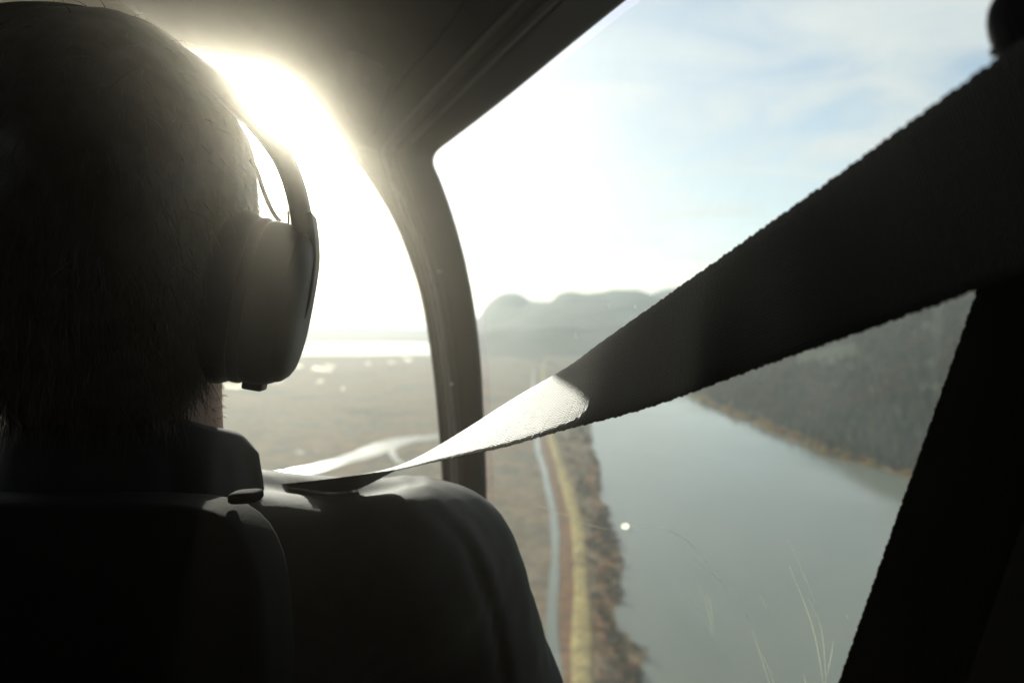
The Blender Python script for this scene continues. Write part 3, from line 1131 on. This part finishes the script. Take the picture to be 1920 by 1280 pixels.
for pts, w in [
    ([(1311, 1098), (1322, 1125), (1331, 1160), (1337, 1195)], .00045), ([(1325, 1112), (1333, 1140), (1339, 1185)], .00035), ([(1330, 1118), (1336, 1150)], .0003),
    ([(1480, 1060), (1510, 1135), (1530, 1200), (1545, 1290)], .0007), ([(1515, 1120), (1540, 1180), (1550, 1290)], .0005), ([(1563, 1200), (1556, 1240), (1545, 1290)], .0005),
    ([(1410, 1180), (1425, 1225), (1445, 1290)], .0007), ([(1420, 1210), (1440, 1250), (1455, 1290)], .0005), ([(1507, 1262), (1512, 1290)], .0004),
    ([(1290, 1040), (1330, 1070), (1370, 1110), (1405, 1160)], .0005), ([(1010, 948), (1060, 965), (1110, 985), (1150, 992)], .0007), ([(1180, 985), (1240, 990), (1290, 1015), (1330, 1060)], .0006),
    ([(1478, 1010), (1500, 1060), (1530, 1130)], .0004), ([(1260, 1090), (1300, 1130), (1350, 1210), (1380, 1240)], .0003), ([(1425, 1115), (1440, 1145)], .0006),
    ([(1700, 1090), (1706, 1100)], .0005), ([(1586, 1152), (1590, 1160)], .0004),
    ([(1130, 568), (1140, 570), (1144, 580)], .0006), ([(1079, 625), (1080, 634)], .0006), ([(1190, 572), (1192, 578)], .0005)]:
    scratch(pts, w)
# small pale disc on the door window
c = onto(dw_bvh, 1172, 986, 0.001)
t = np.linspace(0, 2 * math.pi, 15)[:-1]
v = np.vstack([[c + 0.0048 * np.array([math.cos(a), 0, .8 * math.sin(a)]) for a in t], [c + np.array([0, -.0012, 0])]])
obj('pale_disc', W(v), [(i, (i + 1) % 14, 14) for i in range(14)], M['scratch'], dw)

# rear door post at the right and the closed shell round the cabin
bp = [(1990, -160, .40), (1960, 0, .385), (1925, 300, .375), (1875, 560, .365), (1790, 860, .36), (1680, 1280, .36), (1640, 1450, .36)]
A = catmull([P(*q) for q in bp], 40)
B = A + np.array([.20, -.10, 0])
g = A[:, None] * (1 - np.linspace(0, 1, 8))[None, :, None] + B[:, None] * np.linspace(0, 1, 8)[None, :, None]
g[:, 0] += np.array([0, .012, 0])
v, f = slab(g, 0.03, (0, 0, 0))
obj('rear_door_post', W(v), f, M['liner'], hel)


def wall(name, foot, z0, z1, m_, th=0.02):
    p = np.array(foot, float)
    g = np.array([[(x, y, z) for z in np.linspace(z0, z1, 4)] for x, y in p])
    v, f = slab(g, th, (-0.4, 0.2, (z0 + z1) / 2))
    return obj(name, W(v), f, m_, hel)


nose = [(-0.03, 0.965), (-.12, 1.12), (-.3, 1.31), (-.65, 1.39), (-1.05, 1.16), (-1.37, .72)]
wall('nose_shell', catmull(nose, 30), -1.06, -0.60, M['liner'])
wall('door_lower_panel', catmull([(-0.03, .96), (.20, .56), (.41, .10)], 20), -1.06, -0.585, M['liner'])
wall('rear_blackout_panel', [(.275, .385), (.36, .22), (.43, -.2), (.46, -.62)], -1.06, 0.345, M['liner'])  # added solid where the rear door has a window, keeps light out
wall('rear_bulkhead', [(.46, -.60), (-.3, -.62), (-.98, -.86)], -1.06, 0.62, M['liner'])
wall('left_blackout_panel', [(-1.0, -.86), (-1.2, .0), (-1.385, .72)], -1.06, 0.36, M['liner'])  # unseen side closed without its windows so the cabin stays dark
fl = np.array([(-0.0, 1.0, 0), (-.3, 1.34, 0), (-.65, 1.42, 0), (-1.05, 1.2, 0), (-1.4, .72, 0), (-1.2, 0, 0), (-1.02, -.9, 0), (.48, -.64, 0), (.44, .1, 0)])
nfl = len(fl)
v = np.vstack([fl + [0, 0, -1.06], fl + [0, 0, -1.09]])
obj('cabin_floor', W(v), [tuple(range(nfl)), tuple(range(2 * nfl - 1, nfl - 1, -1))] + [(i, (i + 1) % nfl, nfl + (i + 1) % nfl, nfl + i) for i in range(nfl)], M['liner'], hel, smooth=False)

# ------------------------------------------------------------------ pilot seat
seat = root('pilot_seat', W(np.array([-.29, .40, -1.05])), 'black padded seat behind the person, its top edge catching sunlight', 'seat')


def cushion(name, size, centre, rot, m_, power=5.0, n=28, parent=None):
    V = []
    for i in range(n):
        a = math.pi * (i / (n - 1) - .5)
        for j in range(2 * n):
            b = math.pi * j / n
            sp = lambda c: math.copysign(abs(c) ** (2 / power), c)
            V.append((size[0] * sp(math.cos(a)) * sp(math.cos(b)), size[1] * sp(math.cos(a)) * sp(math.sin(b)), size[2] * sp(math.sin(a))))
    V = np.array(V)
    Rm = np.array(Matrix.Rotation(rot[0], 3, 'X') @ Matrix.Rotation(rot[1], 3, 'Y') @ Matrix.Rotation(rot[2], 3, 'Z'))
    V = V @ Rm.T + np.array(centre)
    return obj(name, W(V), gridfaces(n, 2 * n, wrap=True), m_, parent)


cushion('backrest', (.165, .028, .31), (-.2855, .352, -.393), (R(-3), 0, 0), M['seatcloth'], 9, parent=seat)
cushion('seat_cushion', (.22, .24, .05), (-.29, .60, -.80), (R(4), 0, 0), M['seatcloth'], 6, parent=seat)
cushion('seat_box', (.20, .22, .105), (-.29, .60, -.945), (0, 0, 0), M['liner'], 12, parent=seat)
cushion('belt_guide', (.0085, .008, .0032), tuple(P(461, 930, .372)), (0, R(-4), 0), M['seatcloth'], 3.5, n=16, parent=seat)

# ------------------------------------------------------------------ the person
TURN = R(12)
NB = np.array([-.262, .475, -.085])           # base of the neck
cT, sT = math.cos(TURN), math.sin(TURN)


def pl2cam(r, f, u):
    """person axes (right, forward, up) to camera axes"""
    return NB[0] + r * cT - f * sT, NB[1] + r * sT + f * cT, NB[2] + u


def to_person(X, Y, Z):
    a, b, c = X - NB[0], Y - NB[1], Z - NB[2]
    return a * cT + b * sT, -a * sT + b * cT, c


HC = (-0.004, -0.025, 0.178)                   # centre of the skull in person axes

person = root('person', W(np.array([-.29, .60, -.745])), 'person from behind in a dark jacket wearing a headset, seated in front', 'person')


def arm_pts(s):
    return (s * .206, .0, -.092), (s * .312, .06, -.37), (s * .17, .33, -.42), (s * .13, .42, -.43)


def f_body(X, Y, Z):
    p = to_person(X, Y, Z)
    d = ell(p, HC, (.076, .096, .100))
    d = smin(d, ell(p, (HC[0], .025, .115), (.058, .070, .072)), .03)          # face and jaw
    d = smin(d, ell(p, (HC[0], .062, .078), (.028, .026, .022)), .02)          # chin
    d = smin(d, ell(p, (HC[0], .083, .150), (.011, .020, .022)), .012)         # nose
    d = smin(d, ell(p, (HC[0], .066, .186), (.05, .018, .014)), .015)          # brow
    d = smin(d, ell(p, (HC[0], .076, .113), (.022, .012, .008)), .008)         # lips
    for s in (-1, 1):
        d = np.maximum(d, -ell(p, (HC[0] + s * .030, .086, .170), (.015, .012, .010)))
        d = smin(d, ell(p, (HC[0] + s * .031, .070, .170), (.013, .012, .011)), .003)
        d = smin(d, ell(p, (HC[0] + s * .078, -.012, .150), (.010, .020, .030)), .008)   # ears
    d = smin(d, cap(p, (0, -.012, .14), (0, -.005, -.04), .054, .060), .03)    # neck
    t = smin(ell(p, (0, .02, -.20), (.165, .10, .19)), cap(p, (-.17, 0, -.09), (.17, 0, -.09), .046, .046), .05)
    t = smin(t, ell(p, (0, .03, -.50), (.15, .105, .20)), .06)
    d = smin(d, t, .04)
    for s in (-1, 1):
        a, b, c, h = arm_pts(s)
        d = smin(d, cap(p, a, b, .048, .042), .03)
        d = smin(d, cap(p, b, c, .040, .029), .02)
        d = smin(d, ell(p, (s * .155, .375, -.428), (.040, .048, .016)), .015)
        for k in range(4):
            w = (s * (.128 + k * .018), .415, -.428)
            e = (s * (.126 + k * .019), .415 + (.045, .052, .050, .038)[k], -.440)
            e2 = (e[0], e[1] + .018, -.462)
            d = np.minimum(d, np.minimum(cap(p, w, e, .0088, .008), cap(p, e, e2, .008, .007)))
        d = smin(d, np.minimum(cap(p, (s * .125, .36, -.43), (s * .098, .40, -.442), .011, .010),
                               cap(p, (s * .098, .40, -.442), (s * .098, .428, -.448), .010, .008)), .006)
        d = smin(d, cap(p, (s * .09, .06, -.58), (s * .13, .44, -.56), .078, .06), .05)
        d = smin(d, cap(p, (s * .13, .44, -.56), (s * .13, .56, -.90), .056, .042), .03)
        d = smin(d, cap(p, (s * .13, .555, -.925), (s * .135, .68, -.935), .036, .03), .02)
    return d


V, F = surface_nets(f_body, (-.62, .33, -1.05), (.10, 1.30, .22), .0072)
obj('body', W(V), F, M['skin'], person)


def f_jacket(X, Y, Z):
    p = to_person(X, Y, Z)
    d = smin(cap(p, (-.185, -.034, -.079), (.185, -.034, -.079), .055, .055), cap(p, (-.185, .034, -.079), (.185, .034, -.079), .055, .055), .012)
    d = smin(d, ell(p, (0, .015, -.22), (.19, .118, .21)), .05)
    d = smin(d, ell(p, (0, .02, -.46), (.175, .12, .19)), .07)
    for s in (-1, 1):
        a, b, c, h = arm_pts(s)
        d = smin(d, cap(p, a, b, .068, .060), .022)
        d = smin(d, cap(p, b, c, .056, .040), .025)
    pp = np.stack([p[0], p[1], p[2]], -1)
    d = d + 0.0016 * noise3(pp, 81, 3, 11.0) + 0.0006 * np.sin(70 * p[2] + 60 * p[0] + 3 * noise3(pp, 82, 2, 9.0)) * np.clip((np.abs(p[0]) - .15) / .06, 0, 1)
    # sleeve head seam
    rs = np.interp(-p[2], [.0, .02, .05, .105, .16, .3], [.175, .192, .222, .243, .253, .262])
    q = np.abs(p[0]) - rs
    sw = 0.35 + 0.65 * np.clip((-p[2] - .035) / .03, 0, 1)
    d = d + sw * (0.0032 * np.exp(-(q / .0035) ** 2) - 0.0022 * np.exp(-((q - .009) / .006) ** 2) - 0.0012 * np.exp(-((q + .008) / .005) ** 2))
    # open at the waist, cuffs and neck
    neck = cap(p, (0, -.005, -.06), (0, 0, .1), .058, .06)
    d = np.maximum(d, -neck)
    d = np.maximum(d, -(p[2] + .60))
    return d


V, F = surface_nets(f_jacket, (-.66, .30, -.72), (.14, .95, -.05), .0044)
jacket = obj('jacket', W(V), F, M['jacket'], person)
JB = BVHTree.FromPolygons([tuple(x) for x in V], [tuple(q) for q in F])


def f_legs(X, Y, Z):
    p = to_person(X, Y, Z)
    d = ell(p, (0, .04, -.60), (.175, .13, .075))
    for s in (-1, 1):
        d = smin(d, cap(p, (s * .09, .06, -.58), (s * .13, .44, -.56), .086, .068), .04)
        d = smin(d, cap(p, (s * .13, .44, -.56), (s * .13, .555, -.89), .064, .055), .03)
    pp = np.stack([p[0], p[1], p[2]], -1)
    return d + .003 * noise3(pp, 91, 3, 9.0)


V, F = surface_nets(f_legs, (-.62, .40, -1.03), (.05, 1.2, -.60), .009)
obj('trousers', W(V), F, M['denim'], person)

# folded collar
nphi = 70
prof_n = 14
cg = []
for i in range(nphi):
    ph = R(-152 + 304 * i / (nphi - 1))
    ap = abs(ph)
    back = math.cos(ph)                                     # 1 behind, -1 in front
    rho = .0665 + .002 * back + .004 * max(0, -back)
    ht = .016 + .026 * back - .004 * max(0, -back)
    hang = -.020 - .012 * (1 - back) / 2
    wv = .0018 * math.sin(9 * ph) + .0012 * math.sin(17 * ph + 1) + .0006 * math.sin(31 * ph)
    pr2 = [(-.006, -.05), (-.006, -.01), (-.004, ht - .006), (0, ht), (.004, ht + .001), (.008, ht - .003), (.0105, ht * .6), (.0135 + wv, ht * .2), (.0165 + wv, hang * .6), (.0175 + wv, hang),
           (.0155 + wv, hang - .001), (.0135 + wv, hang * .6), (.006, .0), (.002, -.05)]
    ring = []
    for dr, du in pr2:
        rr_ = rho + dr
        ring.append(pl2cam(rr_ * math.sin(ph), -.004 - rr_ * 0.98 * math.cos(ph), du + .002 * math.sin(5 * ph)))
    cg.append(ring)
cg = np.array(cg)
F = gridfaces(nphi, prof_n, wrap=True) + [tuple(range(prof_n - 1, -1, -1)), tuple(range((nphi - 1) * prof_n, nphi * prof_n))]
obj('collar', W(cg.reshape(-1, 3)), F, M['collar'], jacket)


# hair: a thick cap with cut strands over it
def f_hair(X, Y, Z):
    p = to_person(X, Y, Z)
    d = ell(p, (HC[0], HC[1] - .002, HC[2] + .002), (.0875, .108, .1135))
    d = smin(d, ell(p, (HC[0], -.060, .090), (.068, .036, .072)), .03)
    pp = np.stack([p[0], p[1], p[2]], -1)
    d = d + .0022 * noise3(pp * np.array([1, 1, .45]), 95, 4, 26.0)
    # hairline: up from the nape to the temples and the brow
    line = np.interp(p[1], [-.12, -.06, -.02, .03, .06], [.030, .034, .100, .185, .225])
    d = np.maximum(d, line - p[2])
    face = ell(p, (HC[0], .085, .15), (.06, .05, .085))
    return np.maximum(d, -face)


V, F = surface_nets(f_hair, (-.40, .33, -.05), (-.13, .62, .235), .004)
hair = obj('hair', W(V), F, M['hair'], person)


def strands(name, pts, nrms, length, width, m_, parent, droop, rnd, seg=4, seed=1):
    r = np.random.default_rng(seed)
    VV, FF = [], []
    for p, n in zip(pts, nrms):
        ln = length * r.uniform(.5, 1.25)
        d = n * 0.25 + np.array(droop) + r.normal(size=3) * rnd
        d /= np.linalg.norm(d)
        side = np.cross(d, r.normal(size=3))
        side /= np.linalg.norm(side)
        q = p.copy()
        o = len(VV)
        for k in range(seg + 1):
            w = width * (1 - k / seg) ** .6 + width * .12
            VV += [q - side * w, q + side * w]
            d = d + np.array(droop) * .25 + r.normal(size=3) * rnd * .25 - n * .10
            d /= np.linalg.norm(d)
            q = q + d * ln / seg
        for k in range(seg):
            a = o + 2 * k
            FF.append((a, a + 1, a + 3, a + 2))
    return obj(name, W(np.array(VV)), FF, m_, parent)


me = hair.data
nr_ = np.zeros(len(me.vertices) * 3)
me.vertices.foreach_get('normal', nr_)
nr_ = nr_.reshape(-1, 3)
p_r, p_f, p_u = to_person(V[:, 0], V[:, 1], V[:, 2])
outer = np.sum(nr_ * (V - np.array(pl2cam(*HC))), axis=1) > 0.02
cand = np.argwhere(outer).ravel()
pick = RNG.choice(cand, 9000)
strands('hair_strands', V[pick] - nr_[pick] * .002, nr_[pick], .022, .00022, M['hair'], hair, (0.05, -.1, -.55), .22, seed=3)
low = cand[(p_u[cand] < .13) & (p_f[cand] < .02)]
pick = RNG.choice(low, 2600)
strands('nape_locks', V[pick] - nr_[pick] * .002, nr_[pick], .020, .00026, M['hair'], hair, (0.12, -.05, -.65), .22, seed=4)
# fair stubble on the neck, lit from the front
bd = person.children[0]
bv = np.zeros(len(bd.data.vertices) * 3)
bd.data.vertices.foreach_get('co', bv)
bn = np.zeros(len(bd.data.vertices) * 3)
bd.data.vertices.foreach_get('normal', bn)
bv, bn = bv.reshape(-1, 3) + np.array(person.location), bn.reshape(-1, 3)
lc = (bv - CAM)
lc = np.stack([lc @ RIGHT, lc @ FWD, lc @ UP], 1)
r_, f_, u_ = to_person(lc[:, 0], lc[:, 1], lc[:, 2])
sel = np.argwhere((r_ > .02) & (u_ > .03) & (u_ < .125) & (f_ > -.03) & (f_ < .09)).ravel()
pick = RNG.choice(sel, 1400)
lcn = np.stack([bn @ RIGHT, bn @ FWD, bn @ UP], 1)
strands('stubble', lc[pick], lcn[pick], .0048, .00012, M['stubble'], person, (0.1, 0, -.25), .25, seg=2, seed=6)

# ------------------------------------------------------------------ headset
cup_c = P(490, 566, .45)
hs = root('headset', W(cup_c + np.array([-.02, 0, -.06])), 'dark padded aviation headset with large ear cups on the head of the person', 'headset')


def ear_cup(c, s):
    ax = np.array([s * .965, .12 * s + .02, -.185])
    ax /= np.linalg.norm(ax)
    upv = np.array([s * .19, .02, .98])
    upv -= ax * (upv @ ax)
    upv /= np.linalg.norm(upv)
    fo_ = np.cross(upv, ax)

    def loft(prof_, power=2.4, n=48):
        V = []
        for sx, r_ in prof_:
            for k in range(n):
                t = 2 * math.pi * k / n
                ct, st = math.cos(t), math.sin(t)
                e = 2 / power
                V.append(c + ax * sx + fo_ * .041 * r_ * math.copysign(abs(ct) ** e, ct) + upv * .0575 * r_ * math.copysign(abs(st) ** e, st))
        F = gridfaces(len(prof_), n, wrap=True) + [tuple(range(n - 1, -1, -1)), tuple(range((len(prof_) - 1) * n, len(prof_) * n))]
        return np.array(V), F
    v, f = loft([(-.030, .72), (-.0295, .86), (-.027, .95), (-.022, 1.0), (-.016, 1.0), (-.011, .96), (-.009, .90), (-.0085, .8)])
    obj('ear_cushion', W(v), f, M['pad'], hs)
    v, f = loft([(-.0095, .86), (-.0088, .93), (-.0075, .955), (-.0035, .955), (-.002, .94), (-.0015, .86)])
    obj('cup_rim', W(v), f, M['black'], hs)
    shell = [(-.003, .84), (-.0022, .915), (.000, .935), (.004, .945), (.008, .94), (.012, .925), (.016, .90), (.0185, .875), (.0190, .862), (.0196, .872), (.022, .855), (.0255, .80), (.028, .72), (.0295, .60), (.0302, .4), (.0304, .1)]
    v, f = loft(shell)
    o = obj('ear_cup', W(v), f, M['cup'], hs)
    # latch below and socket above
    v, f = loft([(.003, .25), (.003, .25)])
    lt = c - upv * .0535 + ax * .006
    bx = np.array([lt + ax * a * .0065 + fo_ * b * .009 + upv * d * .004 for a in (-1, 1) for b in (-1, 1) for d in (-1, 1)])
    lo3 = obj('cup_latch', W(bx), [(0, 1, 3, 2), (4, 6, 7, 5), (0, 4, 5, 1), (2, 3, 7, 6), (0, 2, 6, 4), (1, 5, 7, 3)], M['black'], o)
    bevel(lo3, .0015)
    # yoke arm holding the cup
    top = c + upv * .046 + ax * .022
    yk = catmull([top - upv * .060 + ax * .0035, top - upv * .04 + ax * .006, top - upv * .015 + ax * .005, top + ax * .002, top + upv * .016 - ax * .003], 18)
    tw = np.linspace(.35, 1, 18)[:, None] ** .5
    g_ = np.stack([yk - fo_ * .013 * tw, yk - fo_ * .006 * tw, yk + fo_ * .006 * tw, yk + fo_ * .013 * tw], 1)
    v, f = slab(g_, .0035, c - ax * .05)
    obj('yoke', W(v), f, M['cup'], hs)
    return top


top_r = ear_cup(cup_c, 1)
left_c = cup_c + np.array([-.212, -.045, 0.0])
ear_cup(left_c, -1)
hb = [(-.1365, .455, .070), (-.1385, .452, .090), (-.143, .449, .109), (-.152, .446, .128), (-.168, .442, .148), (-.192, .437, .168), (-.222, .432, .186), (-.262, .424, .1985), (-.308, .415, .1945),
      (-.348, .408, .172), (-.374, .404, .138), (-.386, .403, .10), (-.388, .404, .066)]
hc = catmull(hb, 80)
tn = np.gradient(hc, axis=0)
tn /= np.linalg.norm(tn, axis=1, keepdims=True)
wd = np.array([sT * -0.9, .97, .05])
wd /= np.linalg.norm(wd)
nrmv = np.cross(tn, wd)
nrmv /= np.linalg.norm(nrmv, axis=1, keepdims=True)
nrmv *= np.sign(np.sum(nrmv * (hc - np.array(pl2cam(*HC))), axis=1))[:, None]
tcen = np.linspace(-1, 1, 80)
hw = .0135 + .004 * (1 - tcen ** 2)
th = .0066 + .0012 * np.exp(-(tcen / .62) ** 6)
hc = hc - nrmv * .0022
secs = []
for i in range(80):
    ring = []
    for k in range(16):
        a = 2 * math.pi * k / 16
        ca, sa = math.cos(a), math.sin(a)
        ring.append(hc[i] + wd * hw[i] * math.copysign(abs(ca) ** .55, ca) + nrmv[i] * th[i] * math.copysign(abs(sa) ** .7, sa))
    secs.append(ring)
obj('headband', W(np.array(secs).reshape(-1, 3)), gridfaces(80, 16, wrap=True) + [tuple(range(15, -1, -1)), tuple(range(79 * 16, 80 * 16))], M['pad'], hs)
wr = catmull([P(470, 300, .448), P(482, 322, .448), P(497, 366, .449), P(514, 402, .45), P(530, 420, .452), P(537, 428, .455)], 24)
v, f = tube(wr, .00145, 8)
obj('cup_cable', W(v), f, M['black'], hs)
wr = catmull([P(540, 396, .452), P(541, 415, .452), P(538, 432, .452), P(527, 442, .452)], 14)
v, f = tube(wr, .0008, 6)
obj('yoke_wire', W(v), f, M['metal'], hs)

# ------------------------------------------------------------------ shoulder belt
belt = root('shoulder_belt', W(P(1900, 300, .2)), 'wide black webbing shoulder belt running from the shoulder to the door post', 'seat belt')
# edge A is the upper edge right of the twist, edge B the lower one; they cross at the twist above the shoulder
EA = [(500, 1010, 0.575), (540, 975, 0.556), (590, 952, 0.538), (640, 930, 0.526), (690, 908, 0.517), (740, 882, 0.508), (800, 849, 0.497), (885, 797, 0.4715), (928, 769, 0.4558), (976, 739, 0.4384), (1025, 711, 0.4207), (1073, 682, 0.4034), (1117, 649, 0.3867), (1169, 612, 0.3689), (1226, 572, 0.3499), (1286, 529, 0.3293), (1350, 484, 0.305), (1430, 427, 0.279), (1560, 335, 0.243), (1700, 232, 0.208), (1870, 108, 0.176), (2030, -15, 0.153)]
EB = [(420, 925, 0.585), (450, 915, 0.556), (495, 910, 0.522), (560, 904, 0.492), (630, 896, 0.47), (690, 888, 0.455), (743, 881, 0.443), (794, 870, 0.4264), (846, 859, 0.4124), (904, 847, 0.3971), (960, 834, 0.3825), (1018, 817, 0.3662), (1080, 800, 0.3515), (1161, 780, 0.3366), (1232, 759, 0.3223), (1305, 733, 0.3056), (1400, 698, 0.291), (1495, 664, 0.271), (1645, 612, 0.243), (1808, 553, 0.213), (2000, 484, 0.183), (2200, 412, 0.16)]
NB_ = 900


def belt_strip(name, A, B, per, thick=.0014, m=13, cup=-.0016, amp=1.0):
    n = len(A)
    mid = (A + B) / 2
    s = np.concatenate([[0], np.cumsum(np.linalg.norm(np.diff(mid, axis=0), axis=1))])
    wv = amp * .00022 * np.sin(2 * math.pi * s / per) + amp * .00022 * np.sin(2 * math.pi * s / (per * 2.33) + 2 * np.sin(s * 90)) + amp * .00011 * RNG.normal(size=n)
    wv2 = amp * .00022 * np.sin(2 * math.pi * s / per + 1) + amp * .00022 * np.sin(2 * math.pi * s / (per * 2.57) + 2 * np.sin(s * 70)) + amp * .00011 * RNG.normal(size=n)
    ac = (A - B) / np.linalg.norm(A - B, axis=1, keepdims=True)
    A = A + ac * wv[:, None]
    B = B - ac * wv2[:, None]
    t = np.linspace(0, 1, m)
    g = A[:, None] * (1 - t)[None, :, None] + B[:, None] * t[None, :, None]
    nr = grid_normals(g)
    k0 = int(n * .8)
    sgn = 1 if nr[k0, m // 2] @ -g[k0, m // 2] > 0 else -1
    g = g + nr * sgn * (cup * (1 - (2 * t - 1) ** 2))[None, :, None]
    nr = grid_normals(g)
    prof = np.array([.25, .8] + [1.0] * (m - 4) + [.8, .25]) * thick / 2
    fr, bk = g + nr * prof[None, :, None], g - nr * prof[None, :, None]
    v = np.concatenate([fr, bk[:, ::-1]], axis=1)
    k = 2 * m
    F = gridfaces(n, k, wrap=True) + [tuple(range(k - 1, -1, -1)), tuple(range((n - 1) * k, n * k))]
    o = obj(name, W(v.reshape(-1, 3)), F, M['web'], belt)
    uv = o.data.uv_layers.new(name='UVMap')
    wdt = float(np.median(np.linalg.norm(A - B, axis=1)))
    co = np.zeros((n * k, 2))
    for j in range(k):
        tt_ = t[j] if j < m else t[k - 1 - j]
        co[j::k, 0] = s
        co[j::k, 1] = tt_ * wdt + (0 if j < m else .1)
    li = np.zeros(len(o.data.loops), int)
    o.data.loops.foreach_get('vertex_index', li)
    uv.data.foreach_set('uv', co[li].ravel())
    return o


belt_strip('strap', catmull([P(*q) for q in EA], NB_), catmull([P(*q) for q in EB], NB_), .0034)
LA = [(1935, 250, .262), (1905, 330, .266), (1868, 440, .27), (1830, 548, .275), (1790, 662, .28), (1740, 803, .285), (1690, 944, .29), (1640, 1085, .295), (1572, 1280, .30), (1530, 1400, .305)]
LB = [(q[0] + 215, q[1] + 70, q[2] - .004) for q in LA]
belt_strip('lower_strap', catmull([P(*q) for q in LA], 420), catmull([P(*q) for q in LB], 420), .0031, amp=.7)
# guide loop at the top with its cap
gc = P(1960, 50, .188)
t = np.linspace(0, 2 * math.pi, 40)[:-1]
loop = np.array([gc + np.array([.0125 * math.cos(a), .002 * math.sin(a), .0125 * math.sin(a)]) for a in t])
lp = np.vstack([loop, loop[:1]])
v, f = tube(lp, .0032, 10, caps=False)
obj('belt_guide', W(v), f, M['black'], belt)
v, f = tube([gc + np.array([0, .003, 0]), gc + np.array([0, -.001, 0]), gc + np.array([0, -.0025, 0])], [.0115, .0112, .008], 24)
obj('guide_cap', W(v), f, M['black'], belt)
c = P(1866, 98, .182)
cushion('guide_highlight', (.0016, .0016, .0013), tuple(c), (0, 0, 0), M['metal'], 2.0, n=10, parent=belt)  # tiny chrome ball added to stand for a highlight on the guide

# ------------------------------------------------------------------ outdoor haze and added glow volume


def box(name, lo, hi, m_):
    (x0, y0, z0), (x1, y1, z1) = lo, hi
    v = [(x, y, z) for x in (x0, x1) for y in (y0, y1) for z in (z0, z1)]
    f = [(0, 1, 3, 2), (4, 6, 7, 5), (0, 4, 5, 1), (2, 3, 7, 6), (0, 2, 6, 4), (1, 5, 7, 3)]
    o = obj(name, v, f, m_, smooth=False)
    o['kind'] = 'stuff'
    return o


box('haze', (-47000, -47000, -6), (47000, 47000, 620), volume_mat('haze_air', (0.80, 0.92, 1.0), 6e-5, 0.35))
box('sun_glow_haze', (-1.6, -1.0, ALT - 1.3), (0.6, 1.7, ALT + 0.75), volume_mat('sun_glow_volume', (1.0, 0.93, 0.80), (0.030, 0.050), (0.955, 0.875)))  # volume added to imitate lens glow around the sun
